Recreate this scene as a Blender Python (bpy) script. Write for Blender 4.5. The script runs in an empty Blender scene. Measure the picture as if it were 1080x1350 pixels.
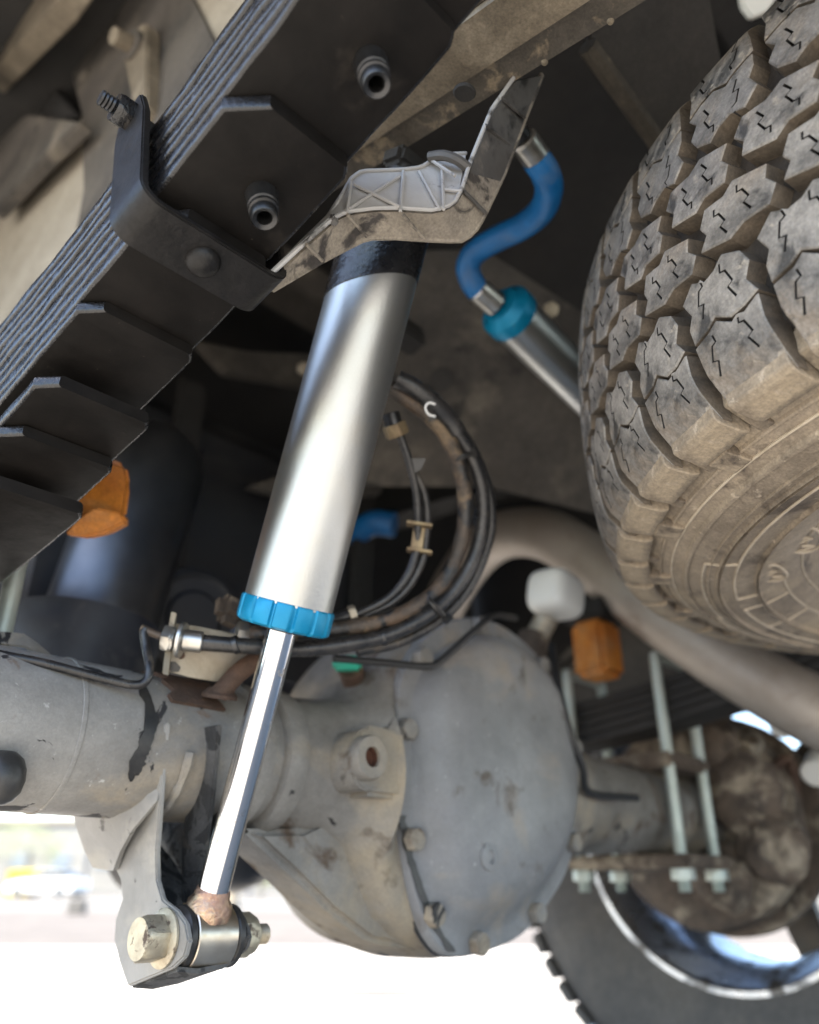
import bpy, bmesh, math, random
from mathutils import Vector, Matrix, noise
random.seed(7)
R = math.radians
C = bpy.context.scene.collection
scene = bpy.context.scene
H = 0.315                                  # height of the lens above the ground (m)
PITCH, YAW, FPX = R(25.3), R(46.5), 1060.0

# ------------------------------------------------------------------ camera
cam_d = bpy.data.cameras.new('camera')
cam = bpy.data.objects.new('camera', cam_d); C.objects.link(cam)
cam.location = (0, 0, H)
cam.rotation_euler = (R(90) + PITCH, 0, -YAW)
cam_d.sensor_fit = 'VERTICAL'; cam_d.sensor_height = 36.0; cam_d.sensor_width = 28.8
cam_d.lens = 36.0 * FPX / 1350.0
cam_d.clip_start = 0.01; cam_d.clip_end = 2000
cam_d.dof.use_dof = True; cam_d.dof.focus_distance = 0.50; cam_d.dof.aperture_fstop = 3.8
scene.camera = cam
# ------------------------------------------------------------------ sky and sun
SUN_EL, SUN_AZ = R(62), R(-80)             # azimuth measured from +Y (truck's front) towards +X
w = bpy.data.worlds.new('World'); scene.world = w; w.use_nodes = True
nt = w.node_tree
sky = nt.nodes.new('ShaderNodeTexSky'); sky.sky_type = 'NISHITA'; sky.sun_disc = False
sky.sun_elevation = SUN_EL; sky.sun_rotation = SUN_AZ
bg = nt.nodes['Background']; bg.inputs[1].default_value = 0.15
nt.links.new(sky.outputs[0], bg.inputs[0])
sd = bpy.data.lights.new('sun', 'SUN'); sd.energy = 5.0; sd.angle = R(0.53); sd.color = (1, .92, .80)
so = bpy.data.objects.new('sun', sd); C.objects.link(so); so.location = (0, 0, 12)
sv = Vector((math.sin(SUN_AZ) * math.cos(SUN_EL), math.cos(SUN_AZ) * math.cos(SUN_EL), math.sin(SUN_EL)))
so.rotation_euler = sv.to_track_quat('Z', 'Y').to_euler()
vs = scene.view_settings
vs.view_transform = 'Standard'; vs.look = 'None'; vs.gamma = 1; vs.exposure = 2.1; vs.use_curve_mapping = False
scene.cycles.use_denoising = True
scene.cycles.max_bounces = 10; scene.cycles.diffuse_bounces = 6; scene.cycles.glossy_bounces = 6
scene.cycles.sample_clamp_indirect = 6

# ------------------------------------------------------------------ measuring: where a line of sight meets a plane of the truck
def _ray(px, py):
    x = (px - 540) / FPX; y = (675 - py) / FPX
    f = math.cos(PITCH) - y * math.sin(PITCH); u = math.sin(PITCH) + y * math.cos(PITCH)
    return Vector((x * math.cos(YAW) + f * math.sin(YAW), -x * math.sin(YAW) + f * math.cos(YAW), u))
def at(px, py, ax, v):
    d = _ray(px, py)
    if ax == 'D': p = d * v
    else: p = d * (v / d['XYZ'.index(ax)])
    p.z += H
    return p
def P(x, y, z): return Vector((x, y, z + H))

# ------------------------------------------------------------------ materials
def mat(name, base, rough=.5, metal=0., var=None, vs_=18, vr=(.4, .65), bump=0., bs=220, layers=(), coat=0., spec=.5, rvar=.12, aniso=None, grain=None):
    m = bpy.data.materials.new(name); m.use_nodes = True
    t = m.node_tree; N = t.nodes; L = t.links
    b = N['Principled BSDF']
    b.inputs['Metallic'].default_value = metal; b.inputs['Specular IOR Level'].default_value = spec
    b.inputs['Coat Weight'].default_value = coat; b.inputs['Coat Roughness'].default_value = .15
    tc = N.new('ShaderNodeTexCoord'); co = tc.outputs['Object']
    if aniso:
        mp = N.new('ShaderNodeMapping'); mp.inputs['Scale'].default_value = aniso; L.new(co, mp.inputs[0]); co2 = mp.outputs[0]
    else: co2 = co
    def nz(scale, detail=6, dist=0., c=None):
        n = N.new('ShaderNodeTexNoise'); n.inputs['Scale'].default_value = scale; n.inputs['Detail'].default_value = detail
        n.inputs['Roughness'].default_value = .62; n.inputs['Distortion'].default_value = dist
        L.new(c or co2, n.inputs['Vector']); return n.outputs['Fac']
    def ramp(fac, lo, hi):
        r = N.new('ShaderNodeMapRange'); r.inputs[1].default_value = lo; r.inputs[2].default_value = hi
        L.new(fac, r.inputs[0]); return r.outputs[0]
    def mixc(f, a, c):
        x = N.new('ShaderNodeMix'); x.data_type = 'RGBA'; L.new(f, x.inputs[0])
        if isinstance(a, tuple): x.inputs[6].default_value = (*a, 1)
        else: L.new(a, x.inputs[6])
        x.inputs[7].default_value = (*c, 1); return x.outputs[2]
    def mixf(f, a, c):
        x = N.new('ShaderNodeMix'); L.new(f, x.inputs[0])
        if isinstance(a, float): x.inputs[2].default_value = a
        else: L.new(a, x.inputs[2])
        x.inputs[3].default_value = c; return x.outputs[0]
    col = base; rg = rough
    n0 = nz(vs_)
    if var: col = mixc(ramp(n0, *vr), col, var)
    rg = mixf(ramp(nz(vs_ * 2.7), .35, .7), float(rough), min(1., rough + rvar))
    for ly in layers:
        c, s, lo, hi = ly[:4]
        k = ramp(nz(s, 7, ly[5] if len(ly) > 5 else .4), lo - .05, hi - .05)
        col = mixc(k, col, c)
        if len(ly) > 4 and ly[4] is not None: rg = mixf(k, rg, ly[4])
    if grain is None: grain = .22 if (bump >= .25 and metal < .5) else 0.
    if grain and not isinstance(col, tuple):
        def gmul(a_, fac, lo, hi, gl, gh):
            mr = N.new('ShaderNodeMapRange'); mr.inputs[1].default_value = lo; mr.inputs[2].default_value = hi; mr.inputs[3].default_value = gl; mr.inputs[4].default_value = gh; L.new(fac, mr.inputs[0])
            x = N.new('ShaderNodeMix'); x.data_type = 'RGBA'; x.blend_type = 'MULTIPLY'; x.inputs[0].default_value = 1; L.new(a_, x.inputs[6]); L.new(mr.outputs[0], x.inputs[7]); return x.outputs[2]
        col = gmul(col, nz(520, 3, 0., co), .3, .7, 1 - grain, 1 + grain)
        col = gmul(col, nz(95, 5, .8, co), .3, .7, 1 - grain * .8, 1 + grain * .7)
    if isinstance(col, tuple): b.inputs['Base Color'].default_value = (*col, 1)
    else: L.new(col, b.inputs['Base Color'])
    L.new(rg, b.inputs['Roughness'])
    if bump:
        bp = N.new('ShaderNodeBump'); bp.inputs['Strength'].default_value = bump; bp.inputs['Distance'].default_value = .002
        L.new(nz(bs, 4), bp.inputs['Height']); L.new(bp.outputs[0], b.inputs['Normal'])
    return m
DUST = (.25, .2, .145)
M = {
 'black': mat('black_spring_paint', (.0058, .0050, .0044), .5, spec=.14, var=(.0105, .0090, .0080), vs_=30, bump=.12, bs=260, layers=[((.035, .03, .025), 14, .68, .85, .7), ((.06, .05, .04), 120, .74, .78, .7)]),
 'black_side': mat('black_gloss_paint', (.0075, .0075, .0085), .22, var=(.013, .013, .0145), vs_=40, bump=.7, bs=110, coat=.18, layers=[((.05, .043, .036), 60, .68, .76, .6)]),
 'clip': mat('black_clip_paint', (.0080, .0074, .0072), .38, spec=.24, var=(.014, .0128, .0125), vs_=35, bump=.3, bs=150, layers=[((.04, .035, .03), 30, .7, .85, .6)]),
 'stud': mat('black_stud_steel', (.06, .06, .062), .3, .8, var=(.03, .03, .03), vs_=60),
 'zinc': mat('zinc_plate', (.49, .50, .50), .36, 1, var=(.455, .455, .43), vs_=7, bump=.10, bs=420, layers=[((.52, .48, .40), 9, .62, .95, .42)], rvar=.06),
 'chrome': mat('chrome_rod', (.70, .70, .71), .10, 1, layers=[((.4, .36, .33), 90, .66, .75, .4)], rvar=.05),
 'teal': mat('blue_anodised_cap', (.0, .19, .36), .36, .35, var=(.0, .22, .40), vs_=40, bump=.1, layers=[((.05, .2, .27), 50, .66, .74, .6)]),
 'weld': mat('heat_tinted_weld', (.50, .33, .22), .38, 1, var=(.30, .19, .15), vs_=55, bump=.8, bs=130, layers=[((.62, .5, .33), 45, .55, .7, .3)]),
 'eye': mat('turned_steel_eye', (.62, .56, .47), .3, 1, var=(.5, .42, .33), vs_=30, layers=[((.55, .40, .16), 30, .62, .75, .4)]),
 'yzinc': mat('yellow_zinc_bolt', (.50, .45, .34), .45, .75, var=(.36, .31, .23), vs_=70, bump=.25, bs=300, layers=[((.12, .09, .07), 80, .62, .7, .8)]),
 'rubber': mat('black_rubber', (.012, .012, .012), .35, var=(.03, .028, .026), vs_=60, bump=.15),
 'axle': mat('grey_axle_paint', (.24, .23, .213), .40, var=(.115, .109, .10), vs_=7, vr=(.36, .66), grain=.09, bump=.3, bs=170, spec=.4,
     layers=[((.30, .25, .18), 7, .56, .72, .75), ((.36, .35, .33), 110, .70, .76, .6), ((.13, .075, .04), 23, .67, .76, .85), ((.02, .019, .02), 15, .655, .67, .7, 1.2)]),
 'cast': mat('grey_cast_housing', (.225, .214, .196), .44, var=(.098, .091, .081), vs_=7, vr=(.36, .66), grain=.10, bump=.5, bs=120, spec=.35,
     layers=[((.29, .24, .17), 6, .52, .70, .8), ((.085, .06, .042), 19, .61, .72, .9), ((.02, .018, .018), 11, .655, .68, .6, 1.6)]),
 'cover': mat('grey_cover_paint', (.245, .247, .245), .38, var=(.135, .136, .136), vs_=6, vr=(.36, .66), grain=.08, bump=.2, bs=150, spec=.4,
     layers=[((.33, .27, .2), 9, .6, .8, .7), ((.38, .38, .37), 120, .70, .77, .6), ((.10, .085, .07), 26, .64, .74, .8), ((.17, .17, .175), 4, .52, .66, .6)]),
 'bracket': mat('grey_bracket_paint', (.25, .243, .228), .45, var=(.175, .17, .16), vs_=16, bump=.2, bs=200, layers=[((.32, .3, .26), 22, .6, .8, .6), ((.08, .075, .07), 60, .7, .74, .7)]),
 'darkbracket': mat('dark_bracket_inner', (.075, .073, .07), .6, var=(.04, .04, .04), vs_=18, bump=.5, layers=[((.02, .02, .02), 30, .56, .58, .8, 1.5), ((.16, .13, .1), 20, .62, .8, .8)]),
 'rust': mat('rusty_steel', (.10, .055, .035), .8, .2, var=(.055, .035, .025), vs_=25, bump=.6, layers=[((.22, .15, .09), 18, .58, .7, .9)]),
 'rusthole': mat('rust_in_hole', (.085, .03, .014), .9, var=(.04, .016, .009), vs_=40, bump=.5),
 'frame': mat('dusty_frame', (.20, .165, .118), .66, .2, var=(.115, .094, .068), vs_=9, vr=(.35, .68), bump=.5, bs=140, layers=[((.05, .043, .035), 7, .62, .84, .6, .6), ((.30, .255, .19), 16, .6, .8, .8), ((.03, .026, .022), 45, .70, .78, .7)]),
 'railface': mat('lit_dusty_rail', (.36, .32, .255), .7, .05, var=(.25, .215, .165), vs_=7, vr=(.35, .68), bump=.3, bs=140, grain=.15, layers=[((.12, .1, .075), 9, .66, .84, .7, .6)]),  # dusty frame colour made paler to carry the light on this face
 'framelip': mat('dirty_frame_lip', (.085, .072, .055), .7, .1, var=(.05, .043, .035), vs_=14, bump=.7, bs=120, layers=[((.2, .16, .11), 40, .62, .7, .9)]),
 'brown': mat('dusty_undercoat', (.088, .076, .063), .8, var=(.052, .045, .038), vs_=7, bump=.3, layers=[((.15, .128, .10), 9, .58, .75, .9), ((.03, .027, .024), 7, .64, .7, .9)]),
 'dark': mat('shaded_undercoat', (.017, .0158, .0145), .75, var=(.028, .025, .022), vs_=6, bump=.3, layers=[((.03, .026, .022), 6, .62, .8, .9)]),  # undercoat colour darkened to hold the shade of the sheltered underside
 'tank': mat('black_plastic_tank', (.014, .014, .016), .42, var=(.022, .021, .021), vs_=8, layers=[((.05, .045, .04), 7, .58, .8, .8)]),
 'can': mat('blue_black_can', (.10, .105, .115), .3, .85, var=(.15, .15, .155), vs_=9, layers=[((.1, .09, .08), 10, .6, .8, .6)]),
 'cup': mat('dark_blue_cup', (.016, .02, .032), .45, var=(.03, .036, .05), vs_=15, layers=[((.08, .08, .085), 20, .6, .75, .7)]),
 'orange': mat('orange_urethane', (.56, .20, .022), .55, var=(.42, .135, .02), vs_=25, bump=.5, bs=100, layers=[((.42, .22, .09), 16, .55, .72, .8), ((.12, .06, .03), 34, .66, .72, .8)]),
 'gzinc': mat('pale_green_zinc', (.42, .47, .43), .45, .5, var=(.48, .51, .46), vs_=30, bump=.2),
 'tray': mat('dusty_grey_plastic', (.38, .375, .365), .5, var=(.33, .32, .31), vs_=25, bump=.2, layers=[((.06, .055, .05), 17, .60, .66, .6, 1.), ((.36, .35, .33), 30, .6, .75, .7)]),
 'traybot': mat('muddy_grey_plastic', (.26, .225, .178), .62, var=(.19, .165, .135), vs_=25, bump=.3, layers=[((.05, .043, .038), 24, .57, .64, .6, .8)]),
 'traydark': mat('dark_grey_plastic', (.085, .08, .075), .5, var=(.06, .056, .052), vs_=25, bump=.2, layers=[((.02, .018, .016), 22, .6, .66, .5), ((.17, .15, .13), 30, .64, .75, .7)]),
 'bluehose': mat('blue_hose_rubber', (.003, .12, .34), .42, var=(.004, .095, .27), vs_=40, bump=.2, bs=500, layers=[((.06, .13, .26), 22, .6, .8, .7)]),
 'steel': mat('plain_steel', (.56, .55, .52), .3, .95, var=(.42, .40, .36), vs_=40),
 'hose': mat('black_brake_hose', (.014, .014, .015), .25, var=(.035, .032, .03), vs_=60, bump=.2, layers=[((.12, .095, .068), 34, .66, .78, .75)]),
 'muddyhose': mat('mud_caked_hose', (.03, .025, .02), .5, var=(.085, .056, .036), vs_=26, bump=.6, layers=[((.24, .17, .1), 22, .57, .72, .9), ((.012, .012, .012), 40, .58, .64, .3)]),
 'wire': mat('black_wire', (.015, .015, .015), .45),
 'plate': mat('dusty_zinc_plate', (.44, .39, .31), .5, .6, var=(.32, .27, .2), vs_=30, bump=.3, layers=[((.12, .085, .06), 26, .62, .68, .8)]),
 'brass': mat('dirty_brass', (.34, .26, .15), .5, .7, var=(.16, .11, .07), vs_=60, bump=.3),
 'green': mat('green_connector', (.03, .42, .28), .45, var=(.05, .34, .24), vs_=60),
 'white': mat('highlight_white', (.82, .80, .74), .4),
 'whitemark': mat('white_marker', (.8, .8, .78), .6),
 'tread': mat('worn_tread_rubber', (.115, .108, .10), .6, var=(.24, .225, .205), vs_=34, vr=(.40, .62), bump=.6, bs=240, layers=[((.045, .043, .041), 40, .6, .7, .6), ((.26, .235, .2), 75, .66, .72, .9), ((.22, .17, .12), 9, .56, .75, .9)]),
 'groove': mat('dark_groove_rubber', (.016, .0135, .011), .8, var=(.05, .039, .03), vs_=25, bump=.3),
 'side': mat('dusty_sidewall', (.30, .245, .18), .66, var=(.165, .132, .097), vs_=9, vr=(.36, .64), bump=.3, bs=300, layers=[((.31, .25, .175), 14, .56, .72, .8), ((.085, .066, .05), 22, .62, .72, .7), ((.36, .30, .23), 90, .67, .72, .9)]),
 'sidedge': mat('scuffed_rib_edge', (.46, .39, .30), .6, var=(.33, .275, .2), vs_=60),
 'blockwall': mat('dusty_groove_wall', (.062, .05, .038), .8, var=(.125, .098, .07), vs_=30, bump=.4),
 'sipe': mat('sipe_shadow_rubber', (.02, .019, .018), .9),
 'fartire': mat('far_tyre_rubber', (.075, .068, .061), .7, var=(.105, .092, .078), vs_=12, bump=.3),
 'rim': mat('polished_alloy', (.50, .51, .53), .25, 1, layers=[((.12, .095, .07), 14, .56, .70, .7)]),
 'rimdark': mat('dark_rim_back', (.09, .08, .07), .5, .4, var=(.15, .12, .09), vs_=14),
 'brake': mat('rusty_brake_iron', (.115, .085, .062), .75, .15, var=(.055, .042, .033), vs_=20, bump=.6, layers=[((.33, .275, .205), 16, .55, .68, .9)]),
 'pipe': mat('aluminised_exhaust', (.40, .35, .30), .5, .45, var=(.32, .27, .22), vs_=9, layers=[((.2, .15, .11), 12, .62, .8, .7)]),
 'concrete': mat('pale_concrete', (.37, .35, .318), .85, var=(.31, .293, .268), vs_=.9, bump=.15, bs=60, layers=[((.30, .28, .25), .35, .6, .72, .9), ((.25, .235, .21), 5, .68, .76, .9)]),
 'asphalt': mat('bleached_asphalt', (.112, .098, .085), .9, var=(.09, .078, .068), vs_=.4, bump=.2, bs=80, layers=[((.145, .128, .11), 1.5, .58, .75, .9)]),
 'lot': mat('sunlit_lot', (.15, .142, .127), .9, var=(.125, .117, .105), vs_=.15),
 'carpaint': mat('white_car_paint', (.8, .8, .8), .25, coat=.8),
 'carglass': mat('dark_car_glass', (.05, .06, .07), .08, spec=.8),
 'cartyre': mat('car_tyre', (.03, .03, .03), .7),
 'fence': mat('grey_fence_iron', (.16, .16, .165), .6),
 'wall': mat('cream_wall', (.30, .29, .26), .9, var=(.26, .25, .225), vs_=.3),
 'winglass': mat('far_window_glass', (.22, .26, .3), .15, spec=.8),
 'yellow': mat('yellow_paint', (.72, .52, .03), .5),
 'wood': mat('bleached_post', (.42, .35, .25), .85, var=(.34, .28, .2), vs_=4),
 'leaf': mat('pale_green_leaf', (.24, .26, .15), .7, var=(.19, .21, .11), vs_=3),
 'unseen_side': mat('unseen_bed_side_paint', (.25, .25, .26), .4, var=(.2, .19, .18), vs_=3),
}

# ------------------------------------------------------------------ mesh helpers
def link(name, me, m, parent=None, smooth=True):
    o = bpy.data.objects.new(name, me); C.objects.link(o)
    if m is not None and not me.materials: me.materials.append(M[m] if isinstance(m, str) else m)
    if smooth and me.polygons:
        me.polygons.foreach_set('use_smooth', [True] * len(me.polygons))
        try: me.set_sharp_from_angle(angle=R(38))
        except Exception: pass
    if parent is not None:
        o.parent = parent
        q = parent; off = Vector()
        while q is not None: off += q.location; q = q.parent
        o.location = -off
    return o
def bm_obj(name, bm, m, parent=None, smooth=True):
    bmesh.ops.recalc_face_normals(bm, faces=bm.faces)
    me = bpy.data.meshes.new(name); bm.to_mesh(me); bm.free()
    return link(name, me, m, parent, smooth)
def thing(name, label, cat, loc, group=None):
    o = bpy.data.objects.new(name, None); C.objects.link(o); o.location = loc; o.empty_display_size = .05
    o['label'] = label; o['category'] = cat
    if group: o['group'] = group
    return o
def tag(o, label, cat, group=None):
    o['label'] = label; o['category'] = cat
    if group: o['group'] = group
    return o
def struct(o): o['kind'] = 'structure'; return o
def frame_m(o, zdir, xhint=(1, 0, 0)):
    z = Vector(zdir).normalized(); x = Vector(xhint); x = (x - z * x.dot(z))
    if x.length < 1e-4: x = Vector((0, 1, 0)); x = x - z * x.dot(z)
    x.normalize(); y = z.cross(x)
    return Matrix(((x.x, y.x, z.x, o[0]), (x.y, y.y, z.y, o[1]), (x.z, y.z, z.z, o[2]), (0, 0, 0, 1)))
def rev(bm, prof, mx, n=48, close=False, a0=0., a1=2 * math.pi):
    """revolve (radius, height) profile about local z"""
    full = abs(a1 - a0 - 2 * math.pi) < 1e-6; k = n if full else n + 1
    rings = []
    for (r, h) in prof:
        if r < 1e-6: rings.append([bm.verts.new(mx @ Vector((0, 0, h)))])
        else: rings.append([bm.verts.new(mx @ Vector((r * math.cos(a0 + (a1 - a0) * i / n), r * math.sin(a0 + (a1 - a0) * i / n), h))) for i in range(k)])
    pairs = list(zip(rings, rings[1:]))
    if close: pairs.append((rings[-1], rings[0]))
    for a, b in pairs:
        for i in range(n):
            j = (i + 1) % k
            if len(a) == 1 and len(b) == 1: continue
            if len(a) == 1: bm.faces.new((a[0], b[i], b[j]))
            elif len(b) == 1: bm.faces.new((a[i], a[j], b[0]))
            else: bm.faces.new((a[i], a[j], b[j], b[i]))
    return bm
def revo(name, prof, o, zdir, m, parent=None, n=48, close=False):
    return bm_obj(name, rev(bmesh.new(), prof, frame_m(o, zdir), n, close), m, parent)
def cyl(name, a, b, r, m, parent=None, n=32, bev=None):
    a = Vector(a); b = Vector(b); L = (b - a).length; v = bev if bev is not None else min(r, L) * .12
    return revo(name, [(0, 0), (r - v, 0), (r, v), (r, L - v), (r - v, L), (0, L)], a, b - a, m, parent, n)
def ring(name, a, b, ri, ro, m, parent=None, n=40):
    a = Vector(a); b = Vector(b); L = (b - a).length; v = min(ro - ri, L) * .2
    return revo(name, [(ri, 0), (ro - v, 0), (ro, v), (ro, L - v), (ro - v, L), (ri, L)], a, b - a, m, parent, n, True)
def hexp(name, a, b, r, m, parent=None, rot=0., dome=True, hole=0.):
    a = Vector(a); b = Vector(b); L = (b - a).length; mx = frame_m(a, b - a)
    bm = bmesh.new(); rows = []
    for (h, f, c) in ((0, .94, 12), (L * .06, 1, 6), (L * .84, 1, 6), (L, .86, 12)):
        row = []
        for i in range(24):
            t = i / 24 * 2 * math.pi; s = (t % (math.pi / 3)) - math.pi / 6
            rr = r * math.cos(math.pi / 6) / math.cos(s)
            if f < 1: rr = min(rr, r * f)
            row.append(bm.verts.new(mx @ Vector((rr * math.cos(t + rot), rr * math.sin(t + rot), h))))
        rows.append(row)
    for p, q in zip(rows, rows[1:]):
        for i in range(24): bm.faces.new((p[i], p[(i + 1) % 24], q[(i + 1) % 24], q[i]))
    bm.faces.new(rows[0]); bm.faces.new(rows[-1])
    return bm_obj(name, bm, m, parent)
def thread(name, a, b, r, m, parent=None, pitch=.0018, n=20):
    a = Vector(a); b = Vector(b); L = (b - a).length; k = max(3, int(L / pitch)); pr = [(0, 0)]
    for i in range(k): pr += [(r * .86, L * i / k), (r, L * (i + .5) / k)]
    pr += [(r * .84, L), (0, L)]
    return revo(name, pr, a, b - a, m, parent, n)
def smooth_path(pts, n=10):
    pts = [Vector(p) for p in pts]; q = [pts[0] * 2 - pts[1]] + pts + [pts[-1] * 2 - pts[-2]]; out = []
    for i in range(1, len(q) - 2):
        for k in range(n):
            t = k / n; a, b, c, d = q[i - 1:i + 3]
            out.append(.5 * ((2 * b) + (c - a) * t + (2 * a - 5 * b + 4 * c - d) * t * t + (3 * b - a - 3 * c + d) * t ** 3))
    out.append(pts[-1]); return out
def tube_bm(bm, path, r, n=14, wob=0.):
    path = [Vector(p) for p in path]; up = None; rows = []
    for i, p in enumerate(path):
        t = (path[min(i + 1, len(path) - 1)] - path[max(i - 1, 0)]).normalized()
        if up is None: up = t.orthogonal().normalized()
        up = (up - t * up.dot(t)).normalized(); s = t.cross(up)
        rr = r(i / (len(path) - 1)) if callable(r) else r
        if wob: rr *= 1 + wob * noise.noise(p * 90)
        rows.append([bm.verts.new(p + up * math.cos(a) * rr + s * math.sin(a) * rr) for a in [2 * math.pi * k / n for k in range(n)]])
    for a, b in zip(rows, rows[1:]):
        for i in range(n): bm.faces.new((a[i], a[(i + 1) % n], b[(i + 1) % n], b[i]))
    bm.faces.new(rows[0]); bm.faces.new(rows[-1])
def tube(name, pts, r, m, parent=None, n=14, sm=10, wob=0.):
    bm = bmesh.new(); tube_bm(bm, smooth_path(pts, sm) if sm else pts, r, n, wob); return bm_obj(name, bm, m, parent)
def prism(name, pts, vec, m, parent=None, bev=.0012, seg=2):
    """closed polygon of 3-D points pushed along vec"""
    bm = bmesh.new(); vec = Vector(vec)
    a = [bm.verts.new(p) for p in pts]; b = [bm.verts.new(Vector(p) + vec) for p in pts]; k = len(a)
    bm.faces.new(a); bm.faces.new(b[::-1])
    for i in range(k): bm.faces.new((a[i], b[i], b[(i + 1) % k], a[(i + 1) % k]))
    bmesh.ops.recalc_face_normals(bm, faces=bm.faces)
    if bev: bmesh.ops.bevel(bm, geom=list(bm.edges), offset=bev, segments=seg, affect='EDGES', clamp_overlap=True)
    return bm_obj(name, bm, m, parent)
def box(name, lo, hi, m, parent=None, bev=.002, mx=None):
    lo, hi = Vector(lo), Vector(hi)
    pts = [Vector((lo.x, lo.y, lo.z)), Vector((hi.x, lo.y, lo.z)), Vector((hi.x, hi.y, lo.z)), Vector((lo.x, hi.y, lo.z))]
    v = Vector((0, 0, hi.z - lo.z))
    if mx is not None: pts = [mx @ p for p in pts]; v = mx.to_3x3() @ v
    return prism(name, pts, v, m, parent, bev)
def obox(name, c, size, m, parent=None, bev=.002, zdir=(0, 0, 1), xh=(1, 0, 0)):
    s = Vector(size) / 2; return box(name, -s, s, m, parent, bev, frame_m(c, zdir, xh))

# ================================================================== SETTING
def sheet(name, pts, m, z):
    bm = bmesh.new(); bm.faces.new([bm.verts.new((x, y, z)) for x, y in pts]); return struct(bm_obj(name, bm, m, smooth=False))
vd = Vector((math.sin(YAW), math.cos(YAW), 0)); vr_ = Vector((math.cos(YAW), -math.sin(YAW), 0))
def vv(r, f, z=0.): q = vd * f + vr_ * r; return Vector((q.x, q.y, z))
sheet('ground', [(-900, -900), (900, -900), (900, 900), (-900, 900)], 'lot', -.008)
a = [vv(-40, 6.2), vv(40, 5.4), vv(40, 16), vv(-40, 17)]
sheet('road', [(p.x, p.y) for p in a], 'asphalt', -.004)
a = [vv(-40, -30), vv(40, -30), vv(40, 5.38), vv(-40, 6.18)]
sheet('pavement', [(p.x, p.y) for p in a], 'concrete', 0)

pj = [o for o in C.objects if o.name.startswith('pavement')][0]
def joint(a, b, w_=.012):
    d = (b - a).normalized(); n_ = Vector((-d.y, d.x, 0)) * w_; bm = bmesh.new()
    bm.faces.new([bm.verts.new(Vector((p.x, p.y, .003))) for p in (a - n_, b - n_, b + n_, a + n_)]); bm_obj('joint', bm, 'rust', pj, False)
joint(vv(-6, 3.0), vv(0.2, 4.1)); joint(vv(.2, 4.1), vv(8, 5.3)); joint(vv(-3.4, -4), vv(-.6, 3.95))
for (r_, f_, w_) in ((-.1, 3.2, .10), (.9, 3.9, .05), (-1.3, 3.6, .04), (.4, 3.6, .03)):
    c = vv(r_, f_, .0035); bm = bmesh.new(); bm.faces.new([bm.verts.new(c + vr_ * w_ * 2 * math.cos(t) * (1 + .3 * math.sin(3 * t)) + vd * w_ * math.sin(t)) for t in [2 * math.pi * k / 20 for k in range(20)]]); bm_obj('stain', bm, 'asphalt', pj, False)
# ================================================================== TRUCK: BED AND FRAME
bed = thing('truck_bed', 'dark dusty underside of the truck bed with crossmembers', 'truck bed', P(.65, .2, .62))
def bed_box(n, lo, hi, m='brown', bev=.004): return box(n, P(*lo), P(*hi), m, bed, bev)
bed_box('floor_panel', (-.36, -1.0, 1.17), (1.75, 1.42, 1.19), 'dark')
for y0 in (-.75, -.32, .10, 1.02):
    bed_box('crossmember', (.34, y0, 1.08), (1.02, y0 + .09, 1.168), 'brown' if y0 > .5 else 'dark')
bed_box('sill', (-.10, -.9, 1.04), (.02, 1.38, 1.168), 'frame')
bed_box('unseen_bed_side', (-.39, -1.0, 1.0), (-.362, 1.42, 1.5), 'unseen_side')  # unseen bed side, set high so outside light gets in
bed_box('unseen_bed_side', (1.752, -1.0, .35), (1.78, 1.42, 1.4), 'dark')  # unseen bed side, hung low to hold back fill light
bed_box('tailgate_sill', (-.34, -.99, .72), (1.74, -.96, 1.168), 'dark')
bed_box('front_panel', (-.34, 1.392, .30), (1.74, 1.415, 1.168), 'dark')

# near frame rail: kicks up over the axle
rail = thing('frame_rail', 'tan dusty frame rail beside the black leaf spring', 'frame rail', P(.30, .2, .5))
lowY = [(-.9, .36), (-.3, .43), (.1, .497), (.36, .545), (.6, .60), (.85, .655), (1.38, .69)]
topY = [(1.38, 1.05), (.9, .98), (.6, .84), (.36, .75), (.1, .70), (-.3, .64), (-.9, .58)]
prism('web', [P(.262, y, z) for y, z in lowY + topY], (.006, 0, 0), 'frame', rail, .001)
def ribbon(name, rows, m, parent, th, bev=0.):
    """rows: list of point lists making a quad strip grid, thickened along the normals"""
    bm = bmesh.new(); g = [[bm.verts.new(p) for p in r] for r in rows]
    for a_, b_ in zip(g, g[1:]):
        for i in range(len(a_) - 1): bm.faces.new((a_[i], a_[i + 1], b_[i + 1], b_[i]))
    bmesh.ops.recalc_face_normals(bm, faces=bm.faces)
    bmesh.ops.solidify(bm, geom=list(bm.faces), thickness=th)
    return bm_obj(name, bm, m, parent)
def resample(pl, n):
    out = []; seg = [(Vector(b_) - Vector(a_)).length for a_, b_ in zip(pl, pl[1:])]; T = sum(seg)
    for k in range(n + 1):
        d = T * k / n; i = 0
        while i < len(seg) - 1 and d > seg[i]: d -= seg[i]; i += 1
        out.append(Vector(pl[i]).lerp(Vector(pl[i + 1]), min(1, d / seg[i])))
    return out
lo3 = resample([P(0, y, z) for y, z in lowY], 40)
ribbon('bottom_flange', [[p + Vector((x, 0, 0)) for x in (.268, .280, .292, .304)] for p in lo3], 'frame', rail, .006)
ribbon('flange_lip', [[p + Vector((x, 0, dz)) for x, dz in ((.3045, -.001), (.316, -.002), (.326, -.004), (.329, .01), (.329, .03))] for p in lo3], 'framelip', rail, .006)
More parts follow.
